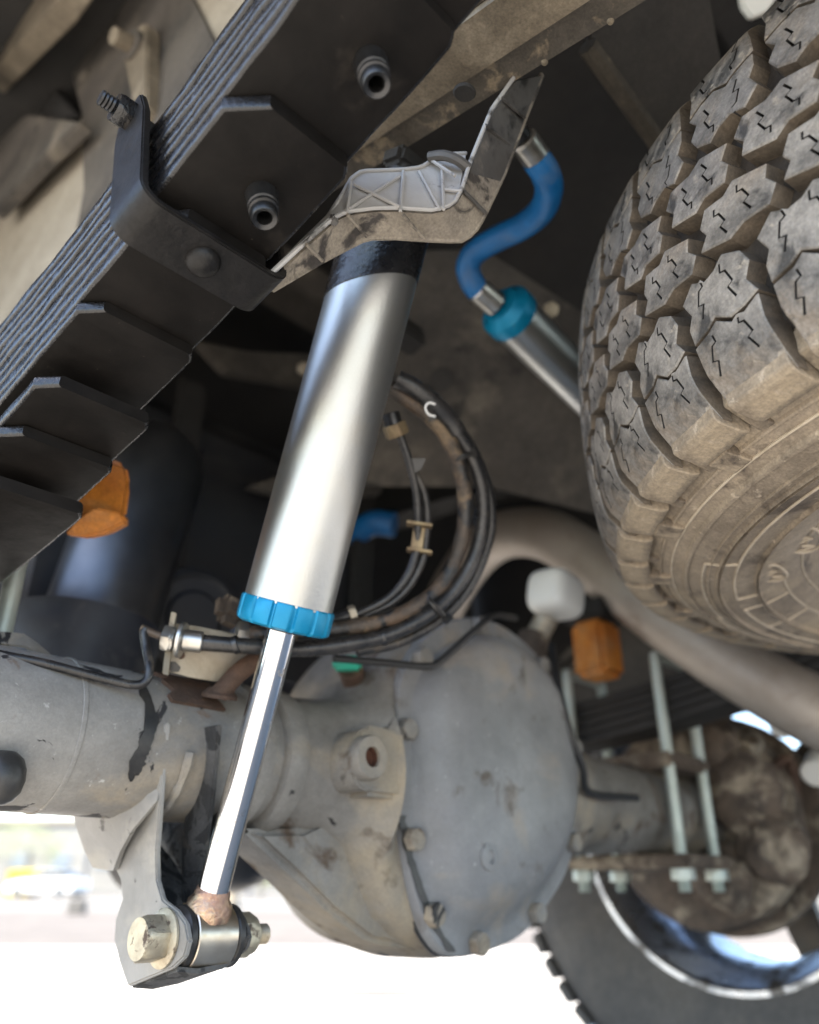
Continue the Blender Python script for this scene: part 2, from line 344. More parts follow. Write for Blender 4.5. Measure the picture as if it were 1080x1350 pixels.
# holes and rivets in the flange
for (px, py) in ((612, 118),):
    c = at(px, py, 'X', .297); revo('slot', [(0, 0), (.007, 0), (.008, .0015), (.007, .003), (0, .003)], c - Vector((0, 0, .0045)), (0, -.18, 1), 'dark', rail, 20)
for (px, py) in ((718, 82), (805, 28)):
    c = at(px, py, 'X', .32); revo('rivet', [(0, -.002), (.0016, -.0016), (.0024, 0), (0, 0)], c, (0, -.18, 1), 'frame', rail, 14)
prism('side_plate', [at(x, y, 'X', .258) for x, y in ((-20, 276), (0, 257), (106, 160), (160, -30), (480, -30), (300, 200), (100, 470), (-20, 560))], (.0035, 0, 0), 'railface', rail, .001)
# plates on the outer face of the rail, seen beyond the spring
fp = thing('spring_bracket', 'tan bracket plate with a capsule shaped stud above the leaf stack', 'bracket', at(180, 150, 'X', .25))
pl = [at(x, y, 'X', .252) for x, y in ((92, 85), (165, -20), (245, -20), (300, 90), (250, 190), (160, 300), (96, 330), (110, 250), (108, 150))]
prism('plate', pl, (.008, 0, 0), 'brown', fp, .001)
c0 = at(186, 62, 'X', .240); c1 = at(194, 150, 'X', .246)
u_ = (c1 - c0).normalized(); nrm = Vector((-1, 0, 0)); s_ = u_.cross(nrm)
cap = []
for k in range(17): a_ = math.pi * k / 16; cap.append(c0 + (-u_ * math.sin(a_) + s_ * math.cos(a_)) * .026)
for k in range(9): a_ = math.pi * k / 8; cap.append(c1 + (u_ * math.sin(a_) - s_ * math.cos(a_)) * .012)
prism('slot_washer', [p - Vector((.008, 0, 0)) for p in cap], (.019, 0, 0), 'frame', fp, .004, 3)
cyl('stud', c0 + u_ * .012 + nrm * .010, c0 + u_ * .012 + nrm * .036 + Vector((0, 0, -.008)), .0105, 'frame', fp, 24)
ring('stud_collar', c0 + u_ * .010 + nrm * .007, c0 + u_ * .012 + nrm * .016, .009, .018, 'brown', fp, 28)
q = at(112, 100, 'X', .251); obox('embossed_tab', q, (.012, .03, .012), 'brown', fp, .004)
# bed longitudinal sill parts seen at the upper left corner
bsill = thing('body_mount_beam', 'pale dusty beam end above the tan bracket plate', 'beam', at(20, 40, 'X', .16))
prism('beam', [at(x, y, 'X', .16) for x, y in ((-20, 108), (70, 10), (110, -50), (-20, -50))], (.03, 0, 0), 'frame', bsill, .003)
prism('lower_flange', [at(x, y, 'X', .22) for x, y in ((-12, 194), (35, 150), (105, 160), (60, 205), (-12, 282))], (.02, 0, 0), 'brown', bsill, .003)
prism('gusset', [at(x, y, 'X', .245) for x, y in ((-12, 168), (60, 100), (100, 150), (40, 190), (-12, 226))], (.01, 0, 0), 'dark', bsill, .003)
M['strut'] = mat('dirty_black_strut', (.036, .032, .028), .6, var=(.055, .048, .041), vs_=8, bump=.3, layers=[((.09, .075, .058), 12, .66, .85, .8)])
xm = thing('crossmember_gusset', 'dark angled crossmember with rusty edge between frame rail and spare tyre', 'crossmember', P(.45, .2, .62))
g0 = [at(*p) for p in ((775, 62, 'D', .70), (868, 190, 'D', .78), (960, 130, 'D', .80), (930, -40, 'D', .72), (790, -40, 'D', .66))]
prism('gusset_plate', g0, (.012, .01, .02), 'strut', xm, .002)
ge = [at(774, 60, 'D', .697), at(868, 190, 'D', .777)]
tube('rusty_edge', [ge[0], (ge[0] + ge[1]) / 2, ge[1]], .009, 'framelip', xm, 8, 6)

# far frame rail, tank and other dark things ahead of the axle
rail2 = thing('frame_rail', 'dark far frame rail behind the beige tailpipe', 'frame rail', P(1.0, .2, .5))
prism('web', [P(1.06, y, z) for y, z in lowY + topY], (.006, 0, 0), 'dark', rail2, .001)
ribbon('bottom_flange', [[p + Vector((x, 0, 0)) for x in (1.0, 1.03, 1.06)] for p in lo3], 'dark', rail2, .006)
def rbox(name, lo, hi, m, parent, rad, seg=5): return box(name, lo, hi, m, parent, rad)
tank = thing('fuel_tank', 'black plastic fuel tank ahead of the axle behind the shock', 'fuel tank', P(.6, 1.2, .3))
bm = bmesh.new()
bmesh.ops.create_cube(bm, size=1); 
for v in bm.verts: v.co = P(.62 + v.co.x * .56, 1.12 + v.co.y * .50, .42 + v.co.z * .46)
bmesh.ops.bevel(bm, geom=list(bm.edges), offset=.07, segments=6, affect='EDGES')
bm_obj('shell', bm, 'tank', tank)
for x in (.45, .78): box('strap', P(x, .854, .20), P(x + .04, .869, .64), 'dark', tank, .003)
cb = thing('tank_brace', 'dusty brown brace crossing behind the shock body', 'brace', at(380, 480, 'Y', .83))
prism('brace', [at(x, y, 'Y', .835) for x, y in ((262, 448), (330, 462), (500, 470), (505, 505), (420, 512), (300, 490))], (0, .02, 0), 'brown', cb, .003)
prism('lower_brace', [at(x, y, 'Y', .835) for x, y in ((330, 640), (420, 610), (505, 622), (505, 650), (400, 662))], (0, .02, 0), 'brown', cb, .003)
for (x, y) in ((400, 486), (470, 488), (440, 636)): hexp('brace_bolt', at(x, y, 'Y', .8345), at(x, y, 'Y', .826), .011, 'plate', cb)
sh = thing('heat_shield', 'dusty brown heat shield panel with small dark hole above the brake hoses', 'heat shield', P(.8, .9, .6))
hs = [[at(x, y, 'D', d) for x, y, d in r] for r in (
   [(545, 330, .98), (640, 330, 1.0), (780, 420, 1.05)],
   [(520, 440, 1.02), (640, 450, 1.05), (790, 520, 1.1)],
   [(500, 560, 1.07), (640, 560, 1.1), (800, 600, 1.15)],
   [(480, 640, 1.10), (640, 640, 1.14), (800, 680, 1.2)])]
ribbon('panel', hs, 'brown', sh, .004)
c = at(582, 500, 'D', 1.05); revo('hole', [(0, 0), (.014, 0), (.015, .002), (0, .004)], c, -_ray(582, 500), 'dark', sh, 24)
c = at(532, 440, 'D', .97); obox('dark_clip', c, (.05, .03, .03), 'dark', sh, .004, zdir=(0, .3, 1))
can = thing('air_spring_canister', 'glossy blue black canister standing on the axle behind the leaf spring', 'canister', P(.38, .83, .2))
ca, cb = at(112, 880, 'Y', .86), at(220, 560, 'Y', .92)
revo('canister', [(0, 0), (.058, 0), (.062, .006), (.070, .30), (.055, .34), (0, .345)], ca, cb - ca, 'can', can, 48)
revo('base_cup', [(0, -.02), (.066, -.02), (.074, -.012), (.076, .05), (.070, .052), (.066, .03), (0, .03)], at(98, 885, 'Y', .80), (.1, 0, 1), 'cup', can, 48)
mf = thing('muffler', 'dark dusty muffler drum with rounded end beyond the brake line bracket', 'muffler', P(.55, 1., .3))
c = at(255, 815, 'Y', .84)
revo('drum', [(0, -.006), (.03, -.006), (.036, 0), (.05, 0), (.055, -.004), (.062, 0), (.066, .012), (.066, .3), (0, .3)], c, (.25, 1, .1), 'tank', mf, 40)
ts = thing('exhaust_resonator', 'black rounded drum hanging low ahead of the axle', 'drum', at(345, 1120, 'Y', 1.2))
c = at(350, 1098, 'Y', 1.16)
revo('drum', [(0, -.02), (.05, -.014), (.078, .012), (.09, .05), (.09, .26), (0, .27)], c, (-.35, 1, 0), 'tank', ts, 40)
box('hanger', c + Vector((-.06, .1, .06)), c + Vector((-.02, .14, .5)), 'dark', ts, .005)

# tailpipe
tp = thing('tailpipe', 'beige exhaust tailpipe arching over the axle to the far wheel', 'exhaust pipe', P(1., .6, .6))
tube('pipe', [at(*p) for p in ((560, 860, 'D', 1.75), (600, 770, 'D', 1.62), (650, 712, 'D', 1.48), (715, 704, 'D', 1.36), (790, 748, 'D', 1.26), (880, 818, 'D', 1.16), (980, 884, 'D', 1.08), (1090, 945, 'D', 1.0), (1190, 985, 'D', .95))], .044, 'pipe', tp, 28)

# ================================================================== LEAF SPRING
XL, XR = .138, .214
def zb(y): return .396 - .30 * (y - .17) + .225 * (y - .17) ** 2
TP = .0106
def leaf_mesh(y0, y1, off, th, xl, xr, cham=True, m=('black', 'black_side'), name='leaf', parent=None, wob=.0007, seed=0., n=None):
    L = y1 - y0; n = n or max(16, int(L / .008)); ys = [y0 + L * i / n for i in range(n + 1)]
    if cham: ys = sorted(set(ys + [y0 + d for d in (.003, .006, .010, .014, .018)]))
    bm = bmesh.new(); rows = []; xc = (xl + xr) / 2; hw = (xr - xl) / 2
    for y in ys:
        h = hw; hl_ = hw
        if cham: h = hw - max(0, .005 - (y - y0)) * .8; hl_ = hw - max(0, (.016 if off > -.03 else .010) - (y - y0)) * 1.15
        rr = min(.0022, th * .3); sec = []
        for (sx, sz) in ((-1, 0), (1, 0), (1, 1), (-1, 1)):
            cx = xc + sx * ((h if sx > 0 else hl_) - rr); cz = off + (rr if sz == 0 else th - rr)
            a0 = {(-1, 0): 180, (1, 0): 270, (1, 1): 0, (-1, 1): 90}[(sx, sz)]
            for k in range(4):
                a_ = R(a0 + 30 * k)
                w_ = wob * noise.noise(Vector((sx * 3 + seed * 7.3, y * 28, seed * 3.1))) if wob else 0
                w2 = wob * .9 * noise.noise(Vector((sx * 9 + seed * 13.7, y * 60, seed * 5 + sz * 5))) + wob * .5 * noise.noise(Vector((seed * 11.3, y * 230, sz * 7 + seed))) if wob else 0
                sec.append(P(cx + rr * math.cos(a_) + w_ + w2, y, zb(y) + cz + rr * math.sin(a_) + w2 * .7))
        rows.append([bm.verts.new(p) for p in sec])
    k = len(rows[0])
    for a_, b_ in zip(rows, rows[1:]):
        for i in range(k):
            f = bm.faces.new((a_[i], a_[(i + 1) % k], b_[(i + 1) % k], b_[i]))
            if i not in (3, 11): f.material_index = 1
    f = bm.faces.new(rows[0]); f.material_index = 0; bm.faces.new(rows[-1])
    bmesh.ops.recalc_face_normals(bm, faces=bm.faces)
    me = bpy.data.meshes.new(name); bm.to_mesh(me); bm.free()
    for s in m: me.materials.append(M[s])
    return link(name, me, None, parent)
spring = thing('leaf_spring', 'thick glossy black leaf spring pack running diagonally above the shock absorber', 'leaf spring', P(.176, .6, .2))
for k in range(6):                                   # long upper leaves
    leaf_mesh(.167 if k == 0 else -.45, 1.15 - .03 * (k == 0), k * TP, .0088, XL - .0006 * (k % 2), XR + .0006 * (k % 2), k == 0, parent=spring, wob=.0008, seed=k)
lower = [(.247, .0100, -.0108), (.318, .0100, -.0216), (.392, .0076, -.0300), (.436, .0082, -.0542), (.481, .0076, -.0626), (.514, .0085, -.0820)]
offs = [o for _, _, o in lower]
for i, (y0, th, o_) in enumerate(lower):
    leaf_mesh(y0, 1.24 - y0, o_, th, XL + .0004 * (i % 2), XR - .0004 * (i % 2), True, parent=spring, seed=10 + i)
for (zt_, zb_) in ((-.0302, -.0458), (-.0628, -.0733)):      # spacers that hold the helper leaves off the main pack
    box('helper_spacer', P(.145, .57, zb(.62) + zb_), P(.207, .67, zb(.62) + zt_), 'black', spring, .001)
def on_leaf(y, off): return P(.176, y, zb(y) + off)
dn = Vector((0, -.26, -1)).normalized()
for (px, py, off) in ((488, 84, 0.), (345, 258, offs[0])):          # hollow spacer studs under the leaves
    c = at(px, py, 'Z', .3)
    d = _ray(px, py); lo_, hi_ = .2, .8
    for _ in range(40):
        m_ = (lo_ + hi_) / 2; p = d * m_
        if p.z < zb(p.y) + off: lo_ = m_
        else: hi_ = m_
    c = d * lo_; c.z += H
    c -= dn * .002
    revo('spacer_stud', [(r_ * 1.16, h_ * 1.08) for r_, h_ in ((.0038, .004), (.0038, .0215), (.0058, .0225), (.0066, .0212), (.0066, .017), (.0060, .0164), (.0072, .0155), (.0072, .0135), (.0066, .013), (.0075, .012), (.0078, .004), (.0082, 0), (0, 0))], c, dn, 'stud', spring, 28)
# rebound clip around the leaves
clip = None
tY = Vector((0, .975, -.222)); nY = Vector((0, .222, .975))
yc = .331; base = P(0, yc, zb(yc) + offs[1] - .0008)
hw = .0325
def clip_strip(w0, w1):
    pts = []
    xl, xr, rad = XL - .0065, XR + .0065, .009
    pts.append((xl, .100)); pts.append((xl, .080)); pts.append((xl, .05)); pts.append((xl, .02)); pts.append((xl, rad))
    for k in range(1, 6): a_ = R(180 + 90 * k / 5); pts.append((xl + rad + rad * math.cos(a_), rad + rad * math.sin(a_)))
    for k in range(1, 10): pts.append((xl + rad + (xr - xl - 2 * rad) * k / 10, 0))
    for k in range(0, 6): a_ = R(270 + 90 * k / 5); pts.append((xr - rad + rad * math.cos(a_), rad + rad * math.sin(a_)))
    pts += [(xr, .03), (xr, .06), (xr, .100)]
    rows = []
    for i, (x, h) in enumerate(pts):
        wd = .0165 if h < .085 else .012
        rows.append([base + Vector((x, 0, 0)) + nY * h + tY * s * wd for s in (-1, -.5, 0, .5, 1)])
    return rows
bm = bmesh.new(); rows = clip_strip(0, 0); g = [[bm.verts.new(p) for p in r] for r in rows]
for a_, b_ in zip(g, g[1:]):
    for i in range(4): bm.faces.new((a_[i], a_[i + 1], b_[i + 1], b_[i]))
bmesh.ops.recalc_face_normals(bm, faces=bm.faces)
cen = base + Vector((.176, 0, 0)) + nY * .05
bmesh.ops.solidify(bm, geom=list(bm.faces), thickness=-.005)
bmesh.ops.bevel(bm, geom=[e for e in bm.edges if len(e.link_faces) == 2 and e.calc_face_angle(0) > R(60)], offset=.0009, segments=2, affect='EDGES')
clip = bm_obj('rebound_clip', bm, 'clip', spring)
cx = base + Vector((XL - .0065, 0, 0)) + nY * .090
cyl('clip_bolt', cx + Vector((.09, 0, 0)), cx + Vector((-.008, 0, 0)), .0052, 'stud', clip, 20)
hexp('clip_nut', cx + Vector((-.004, 0, 0)), cx + Vector((-.0145, 0, 0)), .0098, 'black_side', clip, .3)
thread('clip_thread', cx + Vector((-.0145, 0, 0)), cx + Vector((-.0235, 0, 0)), .0050, 'stud', clip)
rc = base + Vector((.176, 0, 0)) - nY * .0052
revo('clip_rivet', [(0, .0078), (.004, .0072), (.0075, .0052), (.0098, .002), (.0102, 0), (0, -.001)], rc, -nY, 'clip', clip, 32)
pad = thing('seat_casting', 'black spring seat block between leaf pack and axle tube', 'spring seat', P(.176, .6, .17))
box('seat_block', P(.142, .61, .162), P(.192, .69, .222), 'black', pad, .004)
box('seat_plate', P(.13, .60, .156), P(.197, .70, .1615), 'black', pad, .002)

# ================================================================== REAR AXLE
AY, AZ = .6, .104
axle = thing('rear_axle', 'dirty grey rear axle with round differential cover behind the shock rod', 'axle', P(.67, AY, AZ - .16))
def lathe_x(name, prof, m, parent, n=56, cy=AY, cz=AZ):
    return revo(name, [(r, x) for x, r in prof], P(0, cy, cz), (1, 0, 0), m, parent, n)
lathe_x('axle_tube', [(-.12, 0), (-.12, .0545)] + [(-.12 + .55 * i / 40, .0545) for i in range(1, 41)], 'axle', axle)
lathe_x('tube_collar', [(.395, .054), (.397, .060), (.404, .062), (.412, .061), (.415, .0565)], 'cast', axle)
lathe_x('tube_collar', [(.425, .054), (.427, .062), (.436, .064), (.446, .062), (.449, .058)], 'cast', axle)
# differential casting: loft along X with a flat rear face
rings = [(.445, .058, 0, 0), (.49, .061, 0, 0), (.515, .070, -.004, .0), (.535, .098, -.008, .01), (.552, .128, -.004, .015), (.575, .148, .0, .02), (.62, .164, .004, .02), (.67, .170, .006, .02), (.72, .164, .004, .02), (.765, .148, .0, .02), (.80, .118, -.004, .015), (.84, .085, -.002, .01), (.90, .066, 0, 0), (1.0, .058, 0, 0), (1.32, .055, 0, 0)]
bm = bmesh.new(); rows = []
for (x, r, dz, dy) in rings:
    row = []
    for i in range(64):
        a_ = 2 * math.pi * i / 64
        y = AY + dy + r * math.cos(a_) * (1.05 if math.cos(a_) > 0 else 1); z = AZ + dz + r * math.sin(a_)
        if y < .548: y = .548 + (y - .548) * (.12 if r > .1 else 1)
        row.append(bm.verts.new(P(x, y, z)))
    rows.append(row)
for a_, b_ in zip(rows, rows[1:]):
    for i in range(64): bm.faces.new((a_[i], a_[(i + 1) % 64], b_[(i + 1) % 64], b_[i]))
diff = bm_obj('differential_housing', bm, 'cast', axle)
# casting rib that slopes from tube to the bottom of the cover
rb = [at(*p, 'Y', .57) for p in ((322, 1092), (400, 1092), (470, 1060), (520, 1100), (560, 1255), (490, 1243), (440, 1205), (395, 1160))]
prism('casting_rib', rb, (0, .05, 0), 'cast', axle, .006, 3)
# cover
oc = [(524, 985), (524, 930), (534, 880), (562, 838), (605, 815), (650, 818), (695, 848), (730, 895), (752, 950), (762, 1020), (762, 1085), (750, 1145), (722, 1195), (690, 1232), (650, 1252), (600, 1262), (572, 1240), (552, 1195), (538, 1140), (528, 1080)]
o3 = [at(x, y, 'Y', .535) for x, y in oc]
o3 = smooth_path(o3 + [o3[0]], 4)[:-1]
cc = sum(o3, Vector()) / len(o3)
bm = bmesh.new()
def crow(s, y, dz=0., dx=0.): return [bm.verts.new(Vector((cc.x + (p.x - cc.x) * s + dx, y, cc.z + (p.z - cc.z) * s + dz))) for p in o3]
rows = [crow(1, .547), crow(1., .5375), crow(.988, .535), crow(.90, .534), crow(.875, .533), crow(.845, .527, .004), crow(.80, .516, .008), crow(.74, .507, .010), crow(.66, .502, .012), crow(.5, .499, .014), crow(.2, .4975, .014)]
ct = bm.verts.new(Vector((cc.x, .497, cc.z + .014))); k = len(o3)
for a_, b_ in zip(rows, rows[1:]):
    for i in range(k): bm.faces.new((a_[i], a_[(i + 1) % k], b_[(i + 1) % k], b_[i]))
for i in range(k): bm.faces.new((rows[-1][i], rows[-1][(i + 1) % k], ct))
bm.faces.new(rows[0])
cover = bm_obj('differential_cover', bm, 'cover', axle)
for (pth, wpx, sd2) in ((((523, 1075), (530, 1120), (545, 1170), (563, 1215), (588, 1255)), 7, 2.2),):
    pp = resample([Vector((x, y, 0)) for x, y in pth], 24)
    ribbon('oil_streak', [[at(p.x + 8 + sg * wpx * (.5 + .9 * abs(noise.noise(Vector((i * .31, sd2 + sg, 0))))) + 3 * noise.noise(Vector((i * .5, sd2 + 9, sg))), p.y, 'Y', .5333) for sg in (-1, 0, 1)] for i, p in enumerate(pp)], 'rust' if wpx < 5 else 'rubber', cover, .0004)
gk = [Vector((cc.x + (p.x - cc.x) * 1.006, .5476, cc.z + (p.z - cc.z) * 1.006)) for p in o3]
prism('gasket', gk, (0, .0035, 0), 'rubber', cover, 0)
for i in range(10):
    p = o3[int((i + .35) * k / 10) % k]; q = Vector((cc.x + (p.x - cc.x) * .937, .534, cc.z + (p.z - cc.z) * .937))
    hexp('cover_bolt', q, q + Vector((0, -.0100, 0)), .0105, 'cast', cover, i * .7)
p = at(640, 1130, 'Y', .505); revo('fill_plug', [(0, 0), (.012, 0), (.012, -.006), (.006, -.007), (.005, -.003), (0, -.003)], p, (0, 1, 0), 'cover', cover, 24)
# boss with a rusty hole
pb = at(480, 1000, 'Y', .514)
lug = [pb + Vector((dx, 0, dz)) for dx, dz in ((.012, .026), (.036, .028), (.036, -.024), (.012, -.026))] 
lug = [pb + Vector((.030 * math.cos(a_) * (.62 if math.cos(a_) < 0 else 1), 0, .0255 * math.sin(a_))) for a_ in [2 * math.pi * i / 28 for i in range(28)]]
lg = prism('breather_boss', [p + Vector((.004, 0, 0)) for p in lug], (0, .05, 0), 'cast', axle, .003, 3)
revo('boss_ring', [(.0085, -.003), (.017, -.003), (.0185, 0), (.0185, .008), (.0085, .008)], pb + Vector((-.001, -.009, 0)), (0, 1, 0), 'cast', lg, 32, True)
revo('boss_hole', [(0, .004), (.0088, .003), (.0088, -.0022), (.0078, -.0024), (.0076, .002), (0, .002)], pb + Vector((-.001, -.0065, 0)), (0, 1, 0), 'rusthole', lg, 24)
box('boss_block', P(pb.x + .008, .517, pb.z - H - .029), P(pb.x + .055, .60, pb.z - H + .03), 'cast', axle, .004)
# shock bracket hanging from the tube
E_ = P(.36, .542, -.028); T_ = P(.33, .345, .442)
br = None
op = [at(x, y, 'X', .331 - .019 * max(0., min(1., (1150 - y) / 198.))) for x, y in ((219, 952), (214, 1005), (210, 1060), (205, 1125), (206, 1160), (214, 1186), (232, 1200), (244, 1217), (248, 1240), (242, 1262), (226, 1277), (168, 1301), (158, 1272), (150, 1240), (152, 1212), (161, 1185), (158, 1160), (146, 1135), (126, 1108), (104, 1066), (116, 1030), (150, 985), (180, 960))]
br = prism('shock_bracket', op, (.0045, 0, 0), 'bracket', axle, .0012)
ip = [(p if p.z > E_.z + .035 else E_ + (p - E_) * .74) for p in op]; ip = [Vector((.384, p.y, p.z)) for p in ip]
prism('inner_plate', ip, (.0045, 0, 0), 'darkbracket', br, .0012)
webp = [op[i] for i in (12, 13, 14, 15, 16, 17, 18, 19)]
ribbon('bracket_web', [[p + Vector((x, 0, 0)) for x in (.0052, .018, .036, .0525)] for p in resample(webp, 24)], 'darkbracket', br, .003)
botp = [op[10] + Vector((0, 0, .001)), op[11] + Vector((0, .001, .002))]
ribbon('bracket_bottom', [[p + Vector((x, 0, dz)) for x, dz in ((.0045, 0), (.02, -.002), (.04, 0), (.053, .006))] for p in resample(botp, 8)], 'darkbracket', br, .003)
# flared flange left of the plate
fl = [[at(x, y, 'Y', yy) for x, y, yy in r] for r in (
  [(92, 1015, .645), (140, 1010, .60), (219, 1000, .565)],
  [(99, 1050, .655), (142, 1052, .60), (212, 1055, .557)],
  [(106, 1085, .655), (145, 1090, .61), (180, 1092, .575)],
  [(118, 1120, .655), (148, 1120, .625), (165, 1120, .60)],
  [(128, 1140, .655), (146, 1144, .635), (156, 1146, .615)])]
ribbon('bracket_flare', fl, 'bracket', br, .004)
# dark plate seen right of the gap, reaching up the tube
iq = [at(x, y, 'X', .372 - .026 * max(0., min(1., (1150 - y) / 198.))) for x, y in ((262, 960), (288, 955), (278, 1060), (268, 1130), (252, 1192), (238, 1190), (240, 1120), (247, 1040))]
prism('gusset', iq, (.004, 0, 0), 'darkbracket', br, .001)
# weld bead where bracket meets tube
tube('weld_bead', [P(.337, AY + .0555 * math.cos(R(a_)), AZ + .0555 * math.sin(R(a_))) for a_ in range(190, 300, 6)], .0045, 'axle', br, 8, 2, .5)
# saddle on top of the tube for the brake line bracket
bm = bmesh.new(); rows = []
for a_ in range(62, 158, 6):
    rr = .0575; rows.append([P(x + .004 * math.sin(a_ * .7 + x * 90), AY + rr * math.cos(R(a_)), AZ + rr * math.sin(R(a_))) for x in (.320, .334, .350, .364)])
bm.free()
ribbon('saddle', rows, 'rust', axle, .0035)
def peel(pts_px, wpx, seed):
    path = resample([Vector((x, y, 0)) for x, y in pts_px], 26); rows = []
    for i, p in enumerate(path):
        t = i / 26; wd = wpx * (.35 + .65 * math.sin(math.pi * min(1, max(.06, t)))) * (1 + .55 * noise.noise(Vector((t * 7, seed, 0))))
        r = []
        for sgn in (-1, 0, 1):
            jx = noise.noise(Vector((t * 13, seed + sgn * 4, 2))) * wpx * .45
            d = _ray(p.x + sgn * wd + jx, p.y); # meet the tube surface
            A2 = d.y ** 2 + d.z ** 2; B2 = -2 * (d.y * AY + d.z * AZ); C2 = AY ** 2 + AZ ** 2 - .0549 ** 2; disc = max(0, B2 * B2 - 4 * A2 * C2)
            q_ = d * ((-B2 - math.sqrt(disc)) / (2 * A2)); q_.z += H; r.append(q_)
        rows.append(r)
    ribbon('peeled_paint', rows, 'rubber', axle, .0006)
peel([(186, 902), (196, 930), (200, 952), (190, 985), (176, 1002), (172, 1030)], 9, 1.3)
peel([(196, 985), (184, 1000), (180, 1022)], 8, 5.1)
peel([(240, 895), (258, 915), (266, 935)], 5, 8.7)
# strap around tube further outboard
ring('tube_band', P(.250, AY, AZ), P(.2535, AY, AZ), .0535, .0553, 'axle', axle, 56)

# far end: backing plate, brake, perch
revo('brake_backing_plate', [(0, 0), (.14, 0), (.155, .01), (.16, .03), (.13, .05), (0, .05)], P(1.27, AY, AZ), (1, 0, 0), 'brake', axle, 48)
for (y, z, s) in ((.50, .13, .06), (.47, .06, .05), (.54, .20, .05), (.55, .02, .045)):
    bm = bmesh.new(); bmesh.ops.create_icosphere(bm, subdivisions=3, radius=s)
    for v in bm.verts: v.co = P(1.235, y, z) + Vector((v.co.x * .6, v.co.y, v.co.z)) * (1 + .25 * noise.noise(v.co * 40))
    bm_obj('brake_calliper', bm, 'brake', axle)
box('spring_perch', P(1.06, .52, .155), P(1.19, .69, .175), 'brake', axle, .004)
box('u_bolt_plate', P(1.055, .51, .028), P(1.195, .70, .045), 'brake', axle, .004)

for (x, y, d, r_, m_) in ((1035, 950, 1.18, .018, 'white'), (1078, 1012, 1.2, .02, 'white'), (985, 985, 1.22, .02, 'plate'), (1010, 1060, 1.24, .026, 'plate')):  # white cylinders added to paint bright highlights among the brake parts
    c = at(x, y, 'D', d); cyl('added_pale_lump', c - Vector((.02, 0, .012)), c + Vector((.02, 0, .012)), r_, m_, axle, 20)
tube('brake_spring', [at(x, y, 'D', d) for x, y, d in ((930, 1040, 1.2), (975, 1010, 1.2), (1000, 1030, 1.2), (1040, 1000, 1.2), (1050, 1060, 1.2))], .008, 'rust', axle, 10, 6)
# ================================================================== SHOCK ABSORBER
ax = (T_ - E_).normalized()
shock = thing('shock_absorber', 'bright zinc shock absorber with blue end cap and chrome rod', 'shock absorber', E_)
def S(d): return E_ + ax * d
r_b = .0327
L0, L1 = .236, .545
pr = [(0, L0)] + [(r_b, L0 + (L1 - L0) * i / 30) for i in range(31)] + [(.02, L1 + .01), (0, L1 + .012)]
revo('body', pr, E_, ax, 'zinc', shock, 96)
revo('shade_band', [(r_b, .482), (r_b + .0007, .4825), (r_b + .0007, L1), (r_b - .002, L1 + .003), (r_b - .002, .484)], E_, ax, 'black_side', shock, 96, True)  # no real sleeve: black band painting the shade on the body top
for v in [o for o in shock.children if o.name.startswith('shade_band')][0].data.vertices:
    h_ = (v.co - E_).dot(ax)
    if h_ < .49: v.co -= ax * .016 * ((v.co - E_ - ax * h_).normalized().dot(-vr_))  # lower edge slanted along the painted shade line
mx = frame_m(E_, ax)
bm = bmesh.new()
NS = 180; prof = [(.0125, -.0006), (.0315, 0), (.0340, .0016), (.0346, .0035), (.0346, .0170), (.0340, .0186), (.0328, .0190)]
rows = []
for (r, h) in prof:
    row = []
    for i in range(NS):
        a_ = 2 * math.pi * i / NS; ph = (a_ * 14 / (2 * math.pi)) % 1
        rr = r
        if r > .0335 and .42 < ph < .58 and h < .0188: rr = r - .0018
        if r > .0335 and (.405 < ph <= .42 or .58 <= ph < .595) and h < .0188: rr = r - .0009
        row.append(bm.verts.new(mx @ Vector((rr * math.cos(a_), rr * math.sin(a_), L0 - .0165 + h))))
    rows.append(row)
for a_, b_ in zip(rows, rows[1:]):
    for i in range(NS): bm.faces.new((a_[i], a_[(i + 1) % NS], b_[(i + 1) % NS], b_[i]))
cap_o = bm_obj('end_cap', bm, 'teal', shock)
ring('wiper_seal', S(L0 - .0185), S(L0 - .0158), .0105, .0165, 'rubber', cap_o)
revo('rod', [(0, .024), (.0108, .024), (.0110, .026), (.0110, .1), (.0110, .18), (.0110, L0), (0, L0)], E_, ax, 'chrome', shock, 64)
revo('weld', [(.0108, .034), (.0122, .031), (.0128, .027), (.0158, .023), (.0165, .015), (0, .012)], E_, ax, 'weld', shock, 40)
Xv = Vector((1, 0, 0))
revo('eye', [(.0140, -.0150), (.0205, -.0150), (.0212, -.0143), (.0212, .0163), (.0205, .017), (.0140, .017)], E_, Xv, 'eye', shock, 56, True)
for a_, b_ in ((-.0225, -.0152), (.0172, .0240)):
    revo('bushing', [(.008, a_), (.0175, a_), (.0202, a_ + (b_ - a_) * .35), (.0205, b_ - .001), (.0195, b_), (.008, b_)], E_, Xv, 'rubber', shock, 48, True)
revo('bushing_sleeve', [(.007, -.0235), (.0125, -.0235), (.0125, .0245), (.007, .0245)], E_, Xv, 'steel', shock, 32, True)
bolt = cyl('mounting_bolt', E_ + Xv * -.034, E_ + Xv * .040, .0068, 'yzinc', shock, 24)
revo('bolt_flange', [(0, -.0330), (.0150, -.0330), (.0185, -.0312), (.0185, -.0295), (0, -.0292)], E_, Xv, 'yzinc', bolt, 40)
hexp('bolt_head', E_ + Xv * -.0325, E_ + Xv * -.0490, .0150, 'yzinc', bolt, .25)
hexp('nut', E_ + Xv * .0292, E_ + Xv * .0420, .0150, 'yzinc', bolt, .5)
revo('washer', [(.007, .0255), (.0150, .0255), (.0150, .0290), (.007, .0290)], E_, Xv, 'rubber', bolt, 36, True)
thread('bolt_thread', E_ + Xv * .0420, E_ + Xv * .0560, .0070, 'yzinc', bolt)
